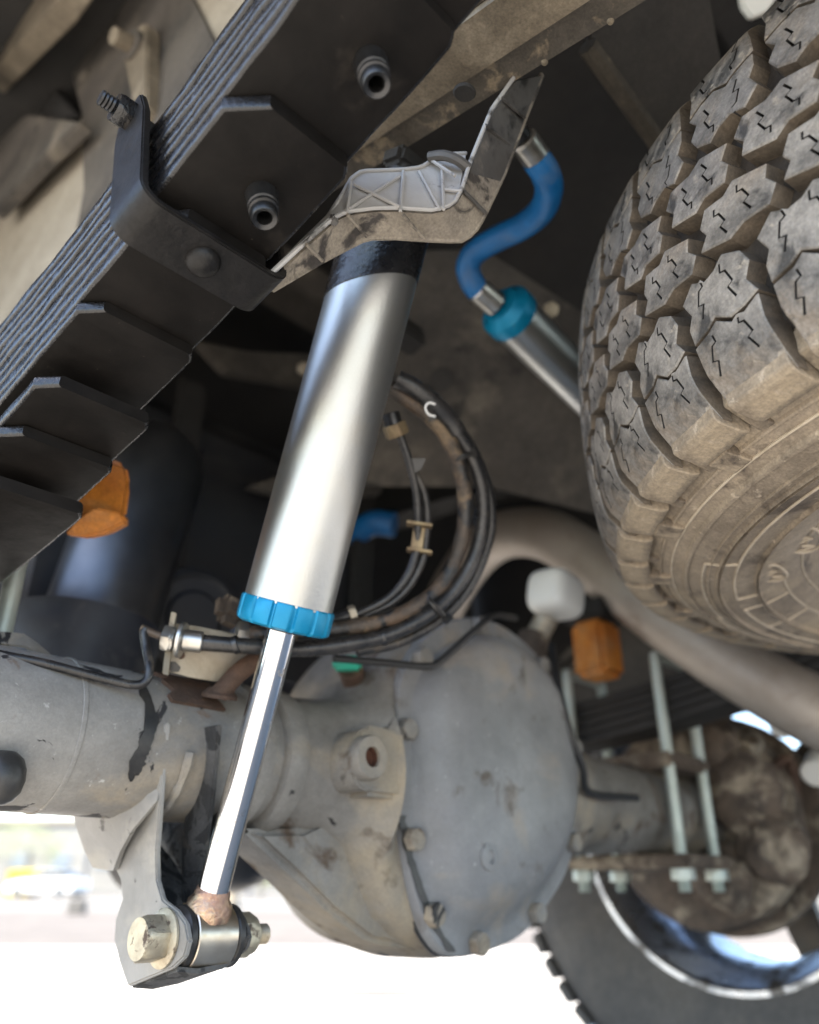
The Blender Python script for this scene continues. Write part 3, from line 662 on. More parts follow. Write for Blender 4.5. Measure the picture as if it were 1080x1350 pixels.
cyl('top_stem', S(L1 + .005), S(L1 + .05), .011, 'tank', shock)
obox('top_mount', S(L1 + .045), (.03, .024, .016), 'dark', shock, .004, zdir=ax)

# ================================================================== CABLE TRAY (grey plastic channel in front of the shock top)
tray = thing('cable_tray', 'grey ribbed plastic cable tray crossing the top of the shock', 'cable tray', at(550, 280, 'D', .53))
top = [(357, 366, .495), (400, 322, .50), (436, 287, .51), (464, 237, .525), (477, 228, .53), (531, 226, .54), (555, 223, .545), (572, 212, .55), (590, 206, .555)]
mid = [(354, 368, .49), (398, 327, .493), (437, 292, .50), (457, 281, .505), (496, 276, .51), (527, 276, .515), (573, 279, .52), (597, 271, .525), (608, 251, .53), (620, 213, .54), (647, 147, .555), (676, 106, .565)]
bot = [(357, 382, .50), (422, 345, .51), (484, 314, .525), (520, 313, .53), (558, 316, .537), (612, 318, .545), (628, 302, .55), (640, 279, .555), (663, 232, .57), (694, 151, .59), (713, 100, .605)]
def poly3(l): return [at(x, y, 'D', d) for x, y, d in l]
n_ = 40
midp = resample(poly3(mid), n_); botp = resample(poly3(bot), n_)
m8 = mid[:9]; midA = resample(poly3(m8[:9] + [(612, 235, .535)]), n_); topA = resample(poly3(top + [(614, 205, .56)]), n_)
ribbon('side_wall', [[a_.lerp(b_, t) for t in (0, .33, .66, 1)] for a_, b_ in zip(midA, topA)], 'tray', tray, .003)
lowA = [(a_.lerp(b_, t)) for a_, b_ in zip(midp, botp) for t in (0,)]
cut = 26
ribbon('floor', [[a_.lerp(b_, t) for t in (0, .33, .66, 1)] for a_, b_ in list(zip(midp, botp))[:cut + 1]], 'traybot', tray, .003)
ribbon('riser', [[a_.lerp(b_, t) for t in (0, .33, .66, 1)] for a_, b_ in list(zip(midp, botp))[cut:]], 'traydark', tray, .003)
tow = Vector((-.003, -.003, -.003))
tube('crease_rib', [p + tow for p in midp], .0014, 'tray', tray, 8, 1)
tube('top_rib', [p + tow for p in topA], .0013, 'tray', tray, 8, 1)
tube('bottom_rib', [p + tow * .5 for p in botp], .0018, 'traybot', tray, 8, 1)
def rib(pts, r=.0013, m='tray'): tube('rib', [at(x, y, 'D', d - .0085) for x, y, d in pts], r * .95, m, tray, 6, 3)
rib([(457, 281, .507), (463, 240, .523)]); rib([(460, 276, .508), (527, 232, .537)]); rib([(467, 243, .523), (527, 273, .516)])
rib([(528, 278, .515), (532, 226, .54)]); rib([(553, 226, .544), (580, 276, .523)]); rib([(583, 222, .545), (585, 276, .524)]); rib([(585, 250, .535), (609, 252, .531)])
rib([(566, 209, .549), (600, 232, .535)]); 
rib([(404, 322, .495), (425, 344, .51)], m='traybot'); rib([(458, 283, .506), (484, 312, .524)], m='traybot'); rib([(527, 278, .516), (560, 315, .537)], m='traybot'); rib([(612, 252, .534), (640, 280, .554)], m='traydark'); rib([(640, 165, .552), (672, 190, .578)], m='traydark'); rib([(660, 128, .562), (692, 155, .588)], m='traydark')
zt = [at(x, y, 'D', d) for x, y, d in ((566, 207, .54), (585, 205, .535), (603, 211, .532), (618, 222, .534))]
tube('cable_tie', zt, .0035, 'traydark', tray, 8, 6)
obox('tie_head', at(440, 290, 'D', .498), (.005, .005, .010), 'traydark', tray, .001, zdir=(.3, .5, 1))

wtab = thing('white_bracket', 'small white metal tab above the spare tyre tread', 'bracket', at(1000, -10, 'D', .8))
prism('tab', [at(x, y, 'D', .8) for x, y in ((972, -40), (980, 8), (992, 24), (1012, 16), (1032, -14), (1036, -40))], (.004, .006, .004), 'white', wtab, .002)
# ================================================================== REMOTE RESERVOIR AND BLUE HOSE
res = thing('remote_reservoir', 'grey shock reservoir with teal cap and bright blue hose', 'reservoir', at(690, 440, 'D', .9))
hp = [(706, 208, .68), (719, 228, .69), (724, 250, .71), (715, 276, .74), (690, 298, .77), (655, 315, .80), (628, 332, .82), (617, 352, .83), (625, 376, .835), (638, 388, .84)]
tube('hose', [at(x, y, 'D', d) for x, y, d in hp], .0125, 'bluehose', res, 24, 10)
def ferr(a, b, r, m='steel', nm='ferrule'): return cyl(nm, a, b, r, m, res, 32, .002)
a_ = at(688, 182, 'D', .665); b_ = at(710, 212, 'D', .683); ferr(a_, b_, .0122)
ferr(at(676, 166, 'D', .655), a_, .009, 'stud', 'fitting')
a_ = at(628, 380, 'D', .836); b_ = at(655, 403, 'D', .85); ferr(a_, b_, .0135)
rd = (at(790, 530, 'D', .98) - at(668, 410, 'D', .86)); c_ = at(662, 404, 'D', .852)
revo('reservoir_cap', [(0, -.004), (.020, -.004), (.022, 0), (.029, .004), (.030, .006), (.030, .020), (.028, .022), (0, .022)], c_, rd, 'teal', res, 40)
revo('canister', [(0, .0222), (.0265, .0222), (.0275, .025), (.0275, .26), (.024, .264), (0, .264)], c_, rd, 'zinc', res, 48)
bs_ = at(727, 408, 'D', .97); hexp('mount_bolt', bs_, bs_ - _ray(727, 408) * .012, .010, 'yzinc', res)
hose2 = tag(tube('reservoir_hose', [at(x, y, 'D', d) for x, y, d in ((455, 735, 1.3), (470, 705, 1.28), (492, 690, 1.26), (520, 692, 1.25))], .02, 'bluehose', None, 16, 8), 'blue hose glimpsed behind the zinc shock body', 'hose')

# ================================================================== BRAKE HOSES, WIRES, BRACKET
def D(l): return [at(x, y, 'D', d) for x, y, d in l]
h1 = thing('brake_hose', 'glossy black brake hose looping from the bracket round to the axle with white mark', 'brake hose', at(500, 850, 'D', .66))
p1 = [(262, 847, .615), (300, 850, .617), (345, 853, .622), (400, 856, .632), (455, 850, .645), (510, 838, .66), (560, 813, .675), (600, 777, .69), (626, 732, .70), (637, 683, .705), (634, 637, .705), (619, 595, .70), (594, 557, .69), (562, 525, .68), (524, 500, .675)]
tube('hose', D(p1), .0062, 'hose', h1, 16, 8, .05)
tube('sheath', D([(524, 500, .672), (545, 511, .673), (570, 530, .678), (592, 553, .686), (604, 570, .69)]), .0080, 'hose', h1, 16, 8)
tube('mark', D([(574, 533, .662), (566, 531, .661), (561, 537, .661), (565, 546, .662), (574, 549, .664)]), .0009, 'whitemark', h1, 8, 6)
for (x, y, d) in ((505, 841, .659), (311, 851, .617)):
    ring('crimp', at(x - 3, y, 'D', d), at(x + 4, y - 2, 'D', d), .0055, .0071, 'stud', h1, 24)
h2 = thing('muddy_hose', 'mud caked brown hose running inside the black brake hose loop', 'hose', at(480, 830, 'D', .66))
p2 = [(330, 838, .64), (390, 834, .645), (450, 829, .655), (505, 818, .665), (552, 797, .677), (588, 762, .69), (608, 715, .698), (614, 665, .70), (606, 615, .698), (586, 572, .69), (556, 540, .683), (512, 510, .678)]
tube('hose', D(p2), .0068, 'muddyhose', h2, 16, 8, .12)
h3 = thing('outer_hose', 'black hose outermost of the loop, tied to the brake hose', 'hose', at(640, 720, 'D', .72))
tube('hose', D([(470, 858, .668), (530, 845, .68), (585, 812, .70), (622, 768, .715), (644, 712, .722), (647, 668, .722), (636, 622, .72), (612, 575, .715), (580, 540, .70), (535, 510, .69)]), .0050, 'hose', h3, 14, 8, .05)
h4 = thing('vent_line', 'thin black double vent line with brass clips inside the hose loop', 'hose', at(550, 700, 'D', .7))
tube('line', D([(527, 572, .685), (540, 610, .687), (549, 650, .69), (551, 692, .69), (548, 730, .687), (534, 764, .68), (510, 790, .675), (470, 810, .67), (440, 817, .668)]), .0036, 'hose', h4, 12, 8, .06)
tube('line', D([(540, 615, .69), (556, 640, .692), (563, 670, .694), (562, 705, .694), (557, 738, .69), (540, 772, .684), (515, 796, .678), (480, 812, .672)]), .0034, 'hose', h4, 12, 8, .06)
cyl('fitting', at(515, 545, 'D', .685), at(520, 562, 'D', .685), .0075, 'stud', h4, 20)
hexp('fitting_nut', at(519, 559, 'D', .684), at(525, 575, 'D', .686), .0105, 'brass', h4)
prism('tag', D([(538, 604, .684), (562, 604, .686), (556, 618, .686), (546, 624, .685)]), (.001, .001, 0), 'traydark', h4, .0002)
for y in (692, 727): obox('line_clip', at(553, y, 'D', .688), (.022, .012, .0022), 'brass', h4, .0006, zdir=(0, -.2, 1), xh=(1, -1, 0))
obox('clip_block', at(551, 710, 'D', .690), (.010, .008, .020), 'brass', h4, .001, zdir=(0, -.2, 1), xh=(1, -1, 0))
cyl('end_fitting', at(440, 818, 'D', .668), at(462, 811, 'D', .669), .0062, 'stud', h4, 20)
hexp('end_nut', at(461, 811, 'D', .668), at(470, 808, 'D', .669), .0078, 'plate', h4)
def ziptie(lbl, x, y, d, dirpx, r=.0105):
    t = thing('cable_tie', lbl, 'cable tie', at(x, y, 'D', d))
    a_, b_ = at(x, y, 'D', d), at(x + dirpx[0], y + dirpx[1], 'D', d)
    ax_ = (b_ - a_).normalized()
    revo('band', [(r, -.0022), (r + .0012, -.0022), (r + .0012, .0022), (r, .0022)], a_, ax_, 'rubber', t, 28, True)
    side = ax_.cross(_ray(x, y)).normalized()
    obox('head', a_ + side * -(r + .003) - _ray(x, y).normalized() * .004, (.006, .006, .009), 'rubber', t, .001, zdir=ax_)
    tube('tail', [a_ - side * r - _ray(x, y).normalized() * .006, a_ - _ray(x, y).normalized() * (r + .002), a_ + side * r * .9 - _ray(x, y).normalized() * .006], .0016, 'rubber', t, 6, 6)
ziptie('black cable tie holding the hoses at the bottom of the loop', 574, 797, .683, (10, -9), .0125)
ziptie('small black cable tie near the white hose mark', 608, 604, .70, (-5, -12), .0095)

wr = thing('breather_wire', 'thin dark line bending across the differential top', 'pipe', at(575, 876, 'D', .86))
tube('wire', D([(440, 868, .72), (500, 873, .74), (560, 878, .76), (580, 872, .77), (625, 832, .80), (650, 812, .84), (680, 815, .95)]), .0035, 'wire', wr, 8, 8)
tag(tube('abs_wire', D([(727, 850, .98), (735, 900, .93), (750, 960, .90), (768, 1010, .90), (778, 1045, .92), (840, 1052, .98)]), .0045, 'wire', None, 8, 8), 'dark wire hanging down the far edge of the differential', 'wire')
gc = thing('sensor_connector', 'small green plug on top of the differential housing', 'connector', at(458, 874, 'D', .78))
obox('plug', at(458, 875, 'D', .78), (.028, .018, .013), 'green', gc, .003, xh=(1, -1, 0)); cyl('stem', at(462, 882, 'D', .785), at(470, 905, 'D', .80), .012, 'rust', gc)
wc = thing('white_breather_cap', 'bright white plastic cap above the differential cover', 'cap', at(735, 790, 'D', 1.1))
mxw = frame_m(at(733, 784, 'D', 1.1), (.12, -.1, 1)); bm = bmesh.new(); bmesh.ops.create_icosphere(bm, subdivisions=4, radius=1)
for v in bm.verts:
    c3 = [abs(t) ** .55 * (1 if t > 0 else -1) for t in v.co]; v.co = mxw @ Vector((c3[0] * .036, c3[1] * .032, c3[2] * .031))
bm_obj('cap', bm, 'white', wc)
cyl('neck', at(722, 812, 'D', 1.1), at(705, 845, 'D', 1.1), .016, 'plate', wc); cyl('foot', at(705, 840, 'D', 1.1), at(695, 865, 'D', 1.08), .022, 'brake', wc)

# hard line and junction bracket on top of the tube
hl = thing('brake_pipe', 'thin black brake pipe lying along the top of the axle tube', 'brake pipe', at(100, 885, 'D', .57))
tube('pipe', D([(-40, 850, .53), (0, 863, .545), (60, 875, .555), (130, 893, .57), (176, 903, .58), (193, 897, .585), (197, 880, .59), (193, 855, .60), (190, 836, .605), (192, 829, .607)]), .0033, 'hose', hl, 12, 8)
tube('union', D([(186, 828, .607), (205, 836, .607), (228, 843, .607)]), .003, 'muddyhose', hl, 10, 4)
sd_ = thing('guard_strip', 'bent pale metal strip above the thin brake pipe', 'guard', at(50, 860, 'D', .6))
ribbon('strip', [[at(x, y, 'D', d), at(x + 2, y + 16, 'D', d - .01)] for x, y, d in ((-30, 836, .6), (0, 835, .605), (30, 838, .61), (48, 850, .615), (68, 868, .62), (95, 882, .63))], 'axle', sd_, .002)
jb = thing('brake_line_bracket', 'dusty zinc bracket with fittings joining brake pipe and hose', 'bracket', at(275, 870, 'D', .63))
prism('plate', D([(222, 885, .615), (232, 822, .62), (262, 826, .63), (322, 838, .655), (345, 846, .66), (338, 868, .655), (318, 872, .65), (322, 884, .65), (305, 902, .645), (250, 893, .625)]), (.001, .002, .0008), 'plate', jb, .0004)
prism('end_flange', D([(214, 888, .61), (220, 838, .61), (226, 806, .612), (233, 808, .608), (228, 838, .606), (222, 890, .606)]), (.004, .006, .001), 'plate', jb, .0005)
for (x0, y0, x1, y1, r) in ((216, 841, 228, 843, .0105), (222, 842, 231, 844, .0090)):
    hexp('pipe_nut', at(x0, y0, 'D', .607), at(x1, y1, 'D', .607), r, 'steel', jb)
ring('hose_clip', at(236, 843, 'D', .608), at(242, 844, 'D', .608), .006, .0135, 'steel', jb)
cyl('hose_end', at(240, 844, 'D', .611), at(267, 847, 'D', .614), .0082, 'steel', jb)
prism('slot', D([(222, 872, .612), (232, 873, .612), (239, 880, .613), (236, 886, .613), (226, 886, .612), (220, 880, .612)]), (-.001, -.001, .0), 'rubber', jb, .0003)
revo('bracket_hole', [(0, 0), (.003, 0), (.003, .002), (0, .002)], at(239, 864, 'D', .616), -_ray(239, 864), 'rust', jb, 14)
obox('mud_lump', at(303, 806, 'D', .66), (.025, .02, .028), 'brake', jb, .007, zdir=(.2, .3, 1))
hexp('union_nut', at(312, 834, 'D', .652), at(326, 836, 'D', .655), .010, 'steel', jb); cyl('union_stub', at(324, 836, 'D', .655), at(348, 838, 'D', .66), .0075, 'steel', jb)
tube('vent_stub', D([(288, 916, .628), (298, 905, .63), (318, 884, .636), (345, 868, .645), (372, 862, .655)]), .0078, 'rust', jb, 16, 8)
revo('stub_base', [(0, 0), (.014, 0), (.014, .003), (.0095, .008), (0, .009)], at(289, 921, 'D', .632), (-.05, -.25, 1), 'rust', jb, 24)

# ================================================================== BUMP STOPS AND U-BOLTS
bsn = thing('bump_stop', 'orange bump stop peeking out behind the black leaf spring', 'bump stop', at(135, 670, 'D', .67))
pts = D([(168, 612, .69), (172, 640, .69), (166, 686, .68), (140, 700, .672), (112, 706, .665), (84, 702, .66), (90, 640, .68), (130, 600, .70)])
prism('block', pts, _ray(135, 670) * .06, 'orange', bsn, .005, 3)
prism('foot', D([(166, 688, .677), (140, 702, .67), (112, 708, .662), (84, 704, .656), (100, 686, .655), (124, 668, .66), (160, 676, .67)]), (.01, .01, .004), 'orange', bsn, .002)
bsf = thing('bump_stop', 'orange bump stop block above the far axle end', 'bump stop', P(1.06, .6, .27))
box('block', P(1.028, .585, .288), P(1.088, .64, .372), 'orange', bsf, .008); box('cup', P(1.02, .575, .3725), P(1.096, .65, .40), 'dark', bsf, .004)
def ubolt(label, x0, x1, sides, ztop, zbot, group=None):
    for (yy, wh) in sides:
        t = thing('u_bolt', label % wh, 'u-bolt', P((x0 + x1) / 2, yy, zbot), group)
        pts = [P(x0, yy, zbot), P(x0, yy, (zbot + ztop) / 2), P(x0, yy, ztop - .012), P(x0 + .004, yy, ztop - .003), P(x0 + .013, yy, ztop), P((x0 + x1) / 2, yy, ztop), P(x1 - .013, yy, ztop), P(x1 - .004, yy, ztop - .003), P(x1, yy, ztop - .012), P(x1, yy, (zbot + ztop) / 2), P(x1, yy, zbot)]
        tube('rod', pts, .0078, 'gzinc', t, 16, 5)
        for x in (x0, x1):
            thread('thread', P(x, yy, zbot - .012), P(x, yy, zbot + .06), .0082, 'gzinc', t)
            hexp('nut', P(x, yy, zbot + .002), P(x, yy, zbot + .018), .0155, 'gzinc', t)
ubolt('pale green threaded u-bolt on the %s side of the near spring seat', .127, .2270, ((.664, 'front'),), .395, .03)
ubolt('pale green u-bolt on the %s side of the far axle end', 1.075, 1.175, ((.53, 'rear'), (.68, 'front')), .31, .012)
# dark rubber foot at left image edge: spring plate nut cap
sp = thing('spring_plate', 'black plate under the near axle tube holding the u-bolts', 'plate', P(.176, .6, .04))
box('plate', P(.11, .56, .034), P(.185, .70, .047), 'rubber', sp, .004)
revo('bumper', [(0, -.012), (.006, -.0115), (.010, -.009), (.0135, -.004), (.015, .003), (.0145, .010), (.012, .016), (.007, .020), (0, .021)], at(-2, 1035, 'D', .50), (0, 0, 1), 'rubber', sp, 32)
# far leaf spring
fs = thing('leaf_spring', 'dark leaf spring over the far axle end', 'leaf spring', P(1.125, .6, .2))
for k in range(5): leaf_mesh(-.4 if k > 1 else .1 + .15 * (1 - k), 1.15, -.10 + k * .013, .0118, 1.088, 1.162, False, ('dark', 'dark'), 'leaf', fs, 0, n=24)

# ================================================================== SPARE TYRE
TC = P(.772, -.053, .25); TW = .245; NB = 44
spare = thing('spare_tire', 'dusty all terrain spare tyre hung flat under the bed', 'tyre', TC)
def crown(v):                                     # tread radius at height v (0..TW)
    s = abs(v - TW / 2) / (TW / 2); return .4265 - .0135 * s ** 2.4
GD = .0140
bm = bmesh.new()
SWP = [(.235, .040), (.245, .020), (.255, .008), (.270, -.004), (.285, -.011), (.300, -.0155), (.315, -.0175), (.330, -.0175), (.345, -.0145), (.360, -.009), (.372, -.003), (.384, .006), (.392, .014), (.400, .026)]
def swz(r):
    for (ra, ha), (rb_, hb) in zip(SWP, SWP[1:]):
        if ra <= r <= rb_: return ha + (hb - ha) * (r - ra) / (rb_ - ra)
    return SWP[-1][1]
def ridge(r, w_=.0022, h_=.0030): return [(r - w_, 0.), (r - w_ * .5, -h_), (r + w_ * .5, -h_), (r + w_, 0.)]
pr = [(r, swz(r)) for r, h in SWP] + [(r, swz(r) + h) for k_ in ((.300,), (.331,), (.3385, .0009, .0016), (.356,), (.3745, .0012, .002)) for r, h in ridge(*k_)]
pr = sorted(pr)
pr += [(crown(v) - GD, v) for v in [.03 + (TW - .06) * i / 14 for i in range(15)]]
pr += [(.398, TW - .026), (.39, TW - .016), (.372, TW - .008), (.33, TW - .0), (.298, TW - .004), (.26, TW - .018), (.24, TW - .034), (.235, TW - .05)]
rev(bm, pr, Matrix.Translation(TC), 176)
bmesh.ops.recalc_face_normals(bm, faces=bm.faces)
me = bpy.data.meshes.new('carcass'); 
for f in bm.faces:
    cz = sum((v.co.z for v in f.verts)) / len(f.verts) - TC.z; f.material_index = 1 if .027 < cz < TW - .027 else 0
bm.to_mesh(me); bm.free(); me.materials.append(M['side']); me.materials.append(M['groove'])
link('carcass', me, None, spare)
hubo = revo('wheel', [(.236, .041), (.232, .040), (.228, .06), (.20, .10), (.19, .11), (.08, .11), (.07, .10), (0, .10)], TC, (0, 0, 1), 'rimdark', spare, 64)
def tyre_pt(u, v, h, a0=0.): 
    r = crown(v) - GD + h; a_ = a0 + u / .42; return Vector((r * math.cos(a_), r * math.sin(a_), v))
def zig(path, wd):
    """thin slot polygon round a polyline in (u,v)"""
    L_, R_ = [], []
    for i, p in enumerate(path):
        a_ = Vector(path[max(i - 1, 0)]); b_ = Vector(path[min(i + 1, len(path) - 1)]); d = (b_ - a_).normalized(); nn = Vector((-d.y, d.x)) * wd / 2
        L_.append(Vector(p) + nn); R_.append(Vector(p) - nn)
    return L_ + R_[::-1]
def block_mesh(name, outline, sipes, h=GD, flare=.0016, m='tread', drop=None):
    bm = bmesh.new(); c = sum((Vector(p) for p in outline), Vector((0, 0))) / len(outline)
    dens = []
    for a_, b_ in zip(outline, outline[1:] + outline[:1]):
        a_, b_ = Vector(a_), Vector(b_)
        for t in (0, .5): dens.append(a_.lerp(b_, t))
    def off(p, d): v = p - c; return p + v.normalized() * d
    def hh(p, base): 
        return base - (drop(p) if drop else 0)
    t0 = [bm.verts.new(tyre_pt(*off(p, -.0010), hh(p, h))) for p in dens]
    t1 = [bm.verts.new(tyre_pt(*p, hh(p, h - .0009))) for p in dens]
    t2 = [bm.verts.new(tyre_pt(*off(p, flare), -.003)) for p in dens]
    k = len(dens)
    for mi_, a_, b_ in ((0, t0, t1), (2, t1, t2)):
        for i in range(k): bm.faces.new((a_[i], a_[(i + 1) % k], b_[(i + 1) % k], b_[i])).material_index = mi_
    edges = [bm.edges.get((t0[i], t0[(i + 1) % k])) for i in range(k)]
    for s in sipes:
        lp = [bm.verts.new(tyre_pt(*p, hh(p, h))) for p in s]; lb = [bm.verts.new(tyre_pt(*p, hh(p, h - .006))) for p in s]; n = len(s)
        for i in range(n): edges.append(bm.edges.new((lp[i], lp[(i + 1) % n])))
        for i in range(n): bm.faces.new((lp[i], lp[(i + 1) % n], lb[(i + 1) % n], lb[i])).material_index = 1
        bm.faces.new(lb).material_index = 1
    bmesh.ops.triangle_fill(bm, edges=edges, use_beauty=True)
    bmesh.ops.recalc_face_normals(bm, faces=bm.faces)
    me = bpy.data.meshes.new(name); bm.to_mesh(me); bm.free()
    me.materials.append(M[m]); me.materials.append(M['sipe']); me.materials.append(M['blockwall']); return me
PI2 = 2 * math.pi; pitch = PI2 * .42 / NB     # about 0.06 m
q = pitch
SW = .0015
def sip(cu, cv, L, flip=1): # zigzag across v
    return zig([(cu - .002 * flip, cv - L / 2), (cu + .0015 * flip, cv - L / 6), (cu - .0025 * flip, cv - L / 10), (cu + .0005 * flip, cv + L / 4), (cu + .004 * flip, cv + L / 3.4), (cu + .003 * flip, cv + L / 2)], SW)
def sdrop(p):  # shoulders round off
    v = min(p.y, TW - p.y); return max(0., .020 - v) ** 1.25 * 1.6
rowsdef = []
# lower shoulder, lower inner, two centre rows, upper inner, upper shoulder
sh_o = [(-.44 * q, .0420), (-.22 * q, .0440), (-.10 * q, .0475), (.06 * q, .0400), (.24 * q, .0405), (.42 * q, .0440), (.39 * q, .030), (.42 * q, .018), (.40 * q, .002), (-.42 * q, .002), (-.40 * q, .016), (-.43 * q, .028)]
in_o = [(-.44 * q, .0443), (-.22 * q, .0463), (-.10 * q, .0498), (.06 * q, .0423), (.24 * q, .0428), (.42 * q, .0463), (.33 * q, .056), (.42 * q, .065), (.36 * q, .0755), (.18 * q, .082), (.05 * q, .0775), (-.10 * q, .0760), (-.26 * q, .0820), (-.44 * q, .0735), (-.36 * q, .062), (-.44 * q, .054)]
ce_o = [(-.47 * q, .0945), (-.12 * q, .0860), (.06 * q, .0895), (.34 * q, .0868), (.46 * q, .0965), (.36 * q, .1045), (.41 * q, .1130), (.06 * q, .1215), (-.08 * q, .1170), (-.34 * q, .1200), (-.43 * q, .1095), (-.37 * q, .1025)]
sets = [
 ('shoulder', sh_o, [sip(-.24 * q, .029, .024), sip(.2 * q, .029, .024, -1)], 0., sdrop),
 ('inner', in_o, [sip(-.2 * q, .066, .024), sip(.17 * q, .064, .026, -1)], 0., None),
 ('centre', ce_o, [sip(-.16 * q, .1025, .022, -1), sip(.14 * q, .1045, .022, -1)], .42, None),
]
def mir(l): return [(-u, TW - v) for u, v in l][::-1]
allsets = list(sets)
for (n, o, s, st, dr) in sets: allsets.append((n, mir(o), [[Vector((-p.x, TW - p.y)) for p in sp_] for sp_ in s], -st + (.5 if n != 'centre' else .46), dr))
for (n, o, s, st, dr) in allsets:
    vars_ = []
    for vi in range(3):
        oj = [(u + random.uniform(-.0006, .0006), v + random.uniform(-.0006, .0006)) for u, v in o]
        vars_.append(block_mesh('tread_block', oj, s, drop=dr))
    for i in range(NB):
        ob = bpy.data.objects.new('tread_block', vars_[i % 3]); C.objects.link(ob); ob.parent = spare
        ob.rotation_euler.z = PI2 * (i + st) / NB
# sidewall lugs below the shoulder
def lug_mesh(hw_, prof):
    bm = bmesh.new(); A_, B_ = [], []
    for (r, z) in prof:
        for lst, sg in ((A_, -1), (B_, 1)):
            a_ = sg * hw_ / .41; lst.append(bm.verts.new((r * math.cos(a_), r * math.sin(a_), z)))
    bm.faces.new(A_); bm.faces.new(B_); k = len(A_)
    for i in range(k): bm.faces.new((A_[i], A_[(i + 1) % k], B_[(i + 1) % k], B_[i]))
    bmesh.ops.recalc_face_normals(bm, faces=bm.faces)
    bmesh.ops.bevel(bm, geom=list(bm.edges), offset=.0008, segments=1, affect='EDGES')
    me = bpy.data.meshes.new('sidewall_lug'); bm.to_mesh(me); bm.free(); me.materials.append(M['side']); return me
lm = [lug_mesh(.385 * q, [(.4105, .018), (.4085, .0022), (.4040, -.0008), (.3900, -.0040), (.3840, -.0030), (.3825, .0060), (.396, .026)]),
      lug_mesh(.17 * q, [(.386, .010), (.3855, -.0045), (.368, -.0080), (.3655, -.0055), (.3655, .002)]),
      lug_mesh(.09 * q, [(.402, .024), (.4015, .0100), (.380, -.0015), (.375, -.0020), (.375, .006)])]
for i in range(NB):
    for j, da in ((0, 0.), (1, -.2), (2, .5)):
        if j == 1 and i % 2: continue
        ob = bpy.data.objects.new('sidewall_lug', lm[j]); C.objects.link(ob); ob.parent = spare; ob.rotation_euler.z = PI2 * (i + da) / NB
# raised outline marks moulded on the sidewall
def sw(p, r_guess=None, dz=0.):
    x = at(*p, 'Z', .236); x.z = TC.z + swz(math.hypot(x.x - TC.x, x.y - TC.y)) + dz; return x
def sw_arc(r, d0, d1, z, n=20): return [TC + Vector((r * math.cos(R(d0 + (d1 - d0) * i / n)), r * math.sin(R(d0 + (d1 - d0) * i / n)), z)) for i in range(n + 1)]
def mark(pts, r=.0010, sm=4): tube('sidewall_mark', pts, r * 1.35, 'sidedge', spare, 6, sm)
for c_, l_, w_, an in (((1016, 758), .036, .018, 25), ((1062, 728), .044, .022, 25)):
    o_ = sw(c_); rad_ = Vector((o_.x - TC.x, o_.y - TC.y, 0)).normalized(); tan_ = Vector((-rad_.y, rad_.x, 0)); tan_ = tan_ * math.cos(R(20)) + rad_ * math.sin(R(20)); rad_ = Vector((-tan_.y, tan_.x, 0))
    loop = [o_ + tan_ * l_ * (abs(math.cos(a_)) ** .7 * (1 if math.cos(a_) > 0 else -1)) * .62 + rad_ * w_ * .6 * math.sin(a_) for a_ in [PI2 * i / 24 for i in range(25)]]
    mark(loop, .0009, 2)
    for s in (-.4, 0., .4): mark([o_ + tan_ * l_ * (s - .12) - rad_ * w_ * .32, o_ + tan_ * l_ * (s + .02) + rad_ * w_ * .3, o_ + tan_ * l_ * (s + .12) - rad_ * w_ * .1], .0008, 2)
def arcm(r, d0, d1, w_=.0009): mark(sw_arc(r, d0, d1, swz(r) - .0004), w_)
arcm(.262, 62, 128); arcm(.278, 75, 108); arcm(.318, 68, 100); arcm(.318, 106, 160); arcm(.343, 96, 122); arcm(.348, 70, 96); arcm(.366, 60, 170, .0008)
for d, r0, r1 in ((100, .318, .278), (106, .318, .300), (122, .343, .318), (96, .348, .343), (88, .318, .278)):
    mark([TC + Vector((r * math.cos(R(d)), r * math.sin(R(d)), swz(r) - .0004)) for r in (r0, (r0 + r1) / 2, r1)], .0009, 1)
for i in range(26):   # row of tiny moulded characters near the shoulder
    d = 70 + i * .9; rr = .352
    if i % 5 != 4: mark([TC + Vector(((rr + dr) * math.cos(R(d + dd)), (rr + dr) * math.sin(R(d + dd)), swz(rr + dr) - .0003)) for dr, dd in ((-.003, 0), (.003, .12), (.002, .4 if i % 2 else .2))], .0007, 1)

# ================================================================== FAR WHEEL
WX = 1.335
wheel = thing('wheel_and_tyre', 'far rear wheel with knobbly tyre and polished alloy rim', 'wheel', P(WX + .14, AY, AZ - .42))
o_ = P(WX, AY, AZ)
tyre = revo('tyre', [(.235, .04), (.245, .015), (.29, 0), (.34, -.004), (.38, .006), (.4, .022), (.405, .04), (.407, .24), (.4, .258), (.38, .274), (.34, .284), (.29, .28), (.245, .265), (.235, .24)], o_, Xv, 'fartire', wheel, 96)
fb = {}
for j, (x0, x1, sft) in enumerate(((.004, .062, 0), (.07, .13, .5), (.15, .21, 0), (.218, .276, .5))):
    bm = bmesh.new(); bmesh.ops.create_cube(bm, size=1)
    for v in bm.verts: v.co = Vector(((x0 + x1) / 2 + v.co.x * (x1 - x0), v.co.y * .036 * (1 - .2 * (v.co.z > 0)), (.4085 if j in (1, 2) else .401) + v.co.z * .013))
    me = bpy.data.meshes.new('tread_block'); bm.to_mesh(me); bm.free(); me.materials.append(M['fartire'])
    for k in range(58):
        ob = bpy.data.objects.new('tread_block', me); C.objects.link(ob); ob.parent = tyre
        off_ = wheel.location + tyre.location
        ob.location = o_ - off_; ob.rotation_euler.x = PI2 * (k + sft) / 58
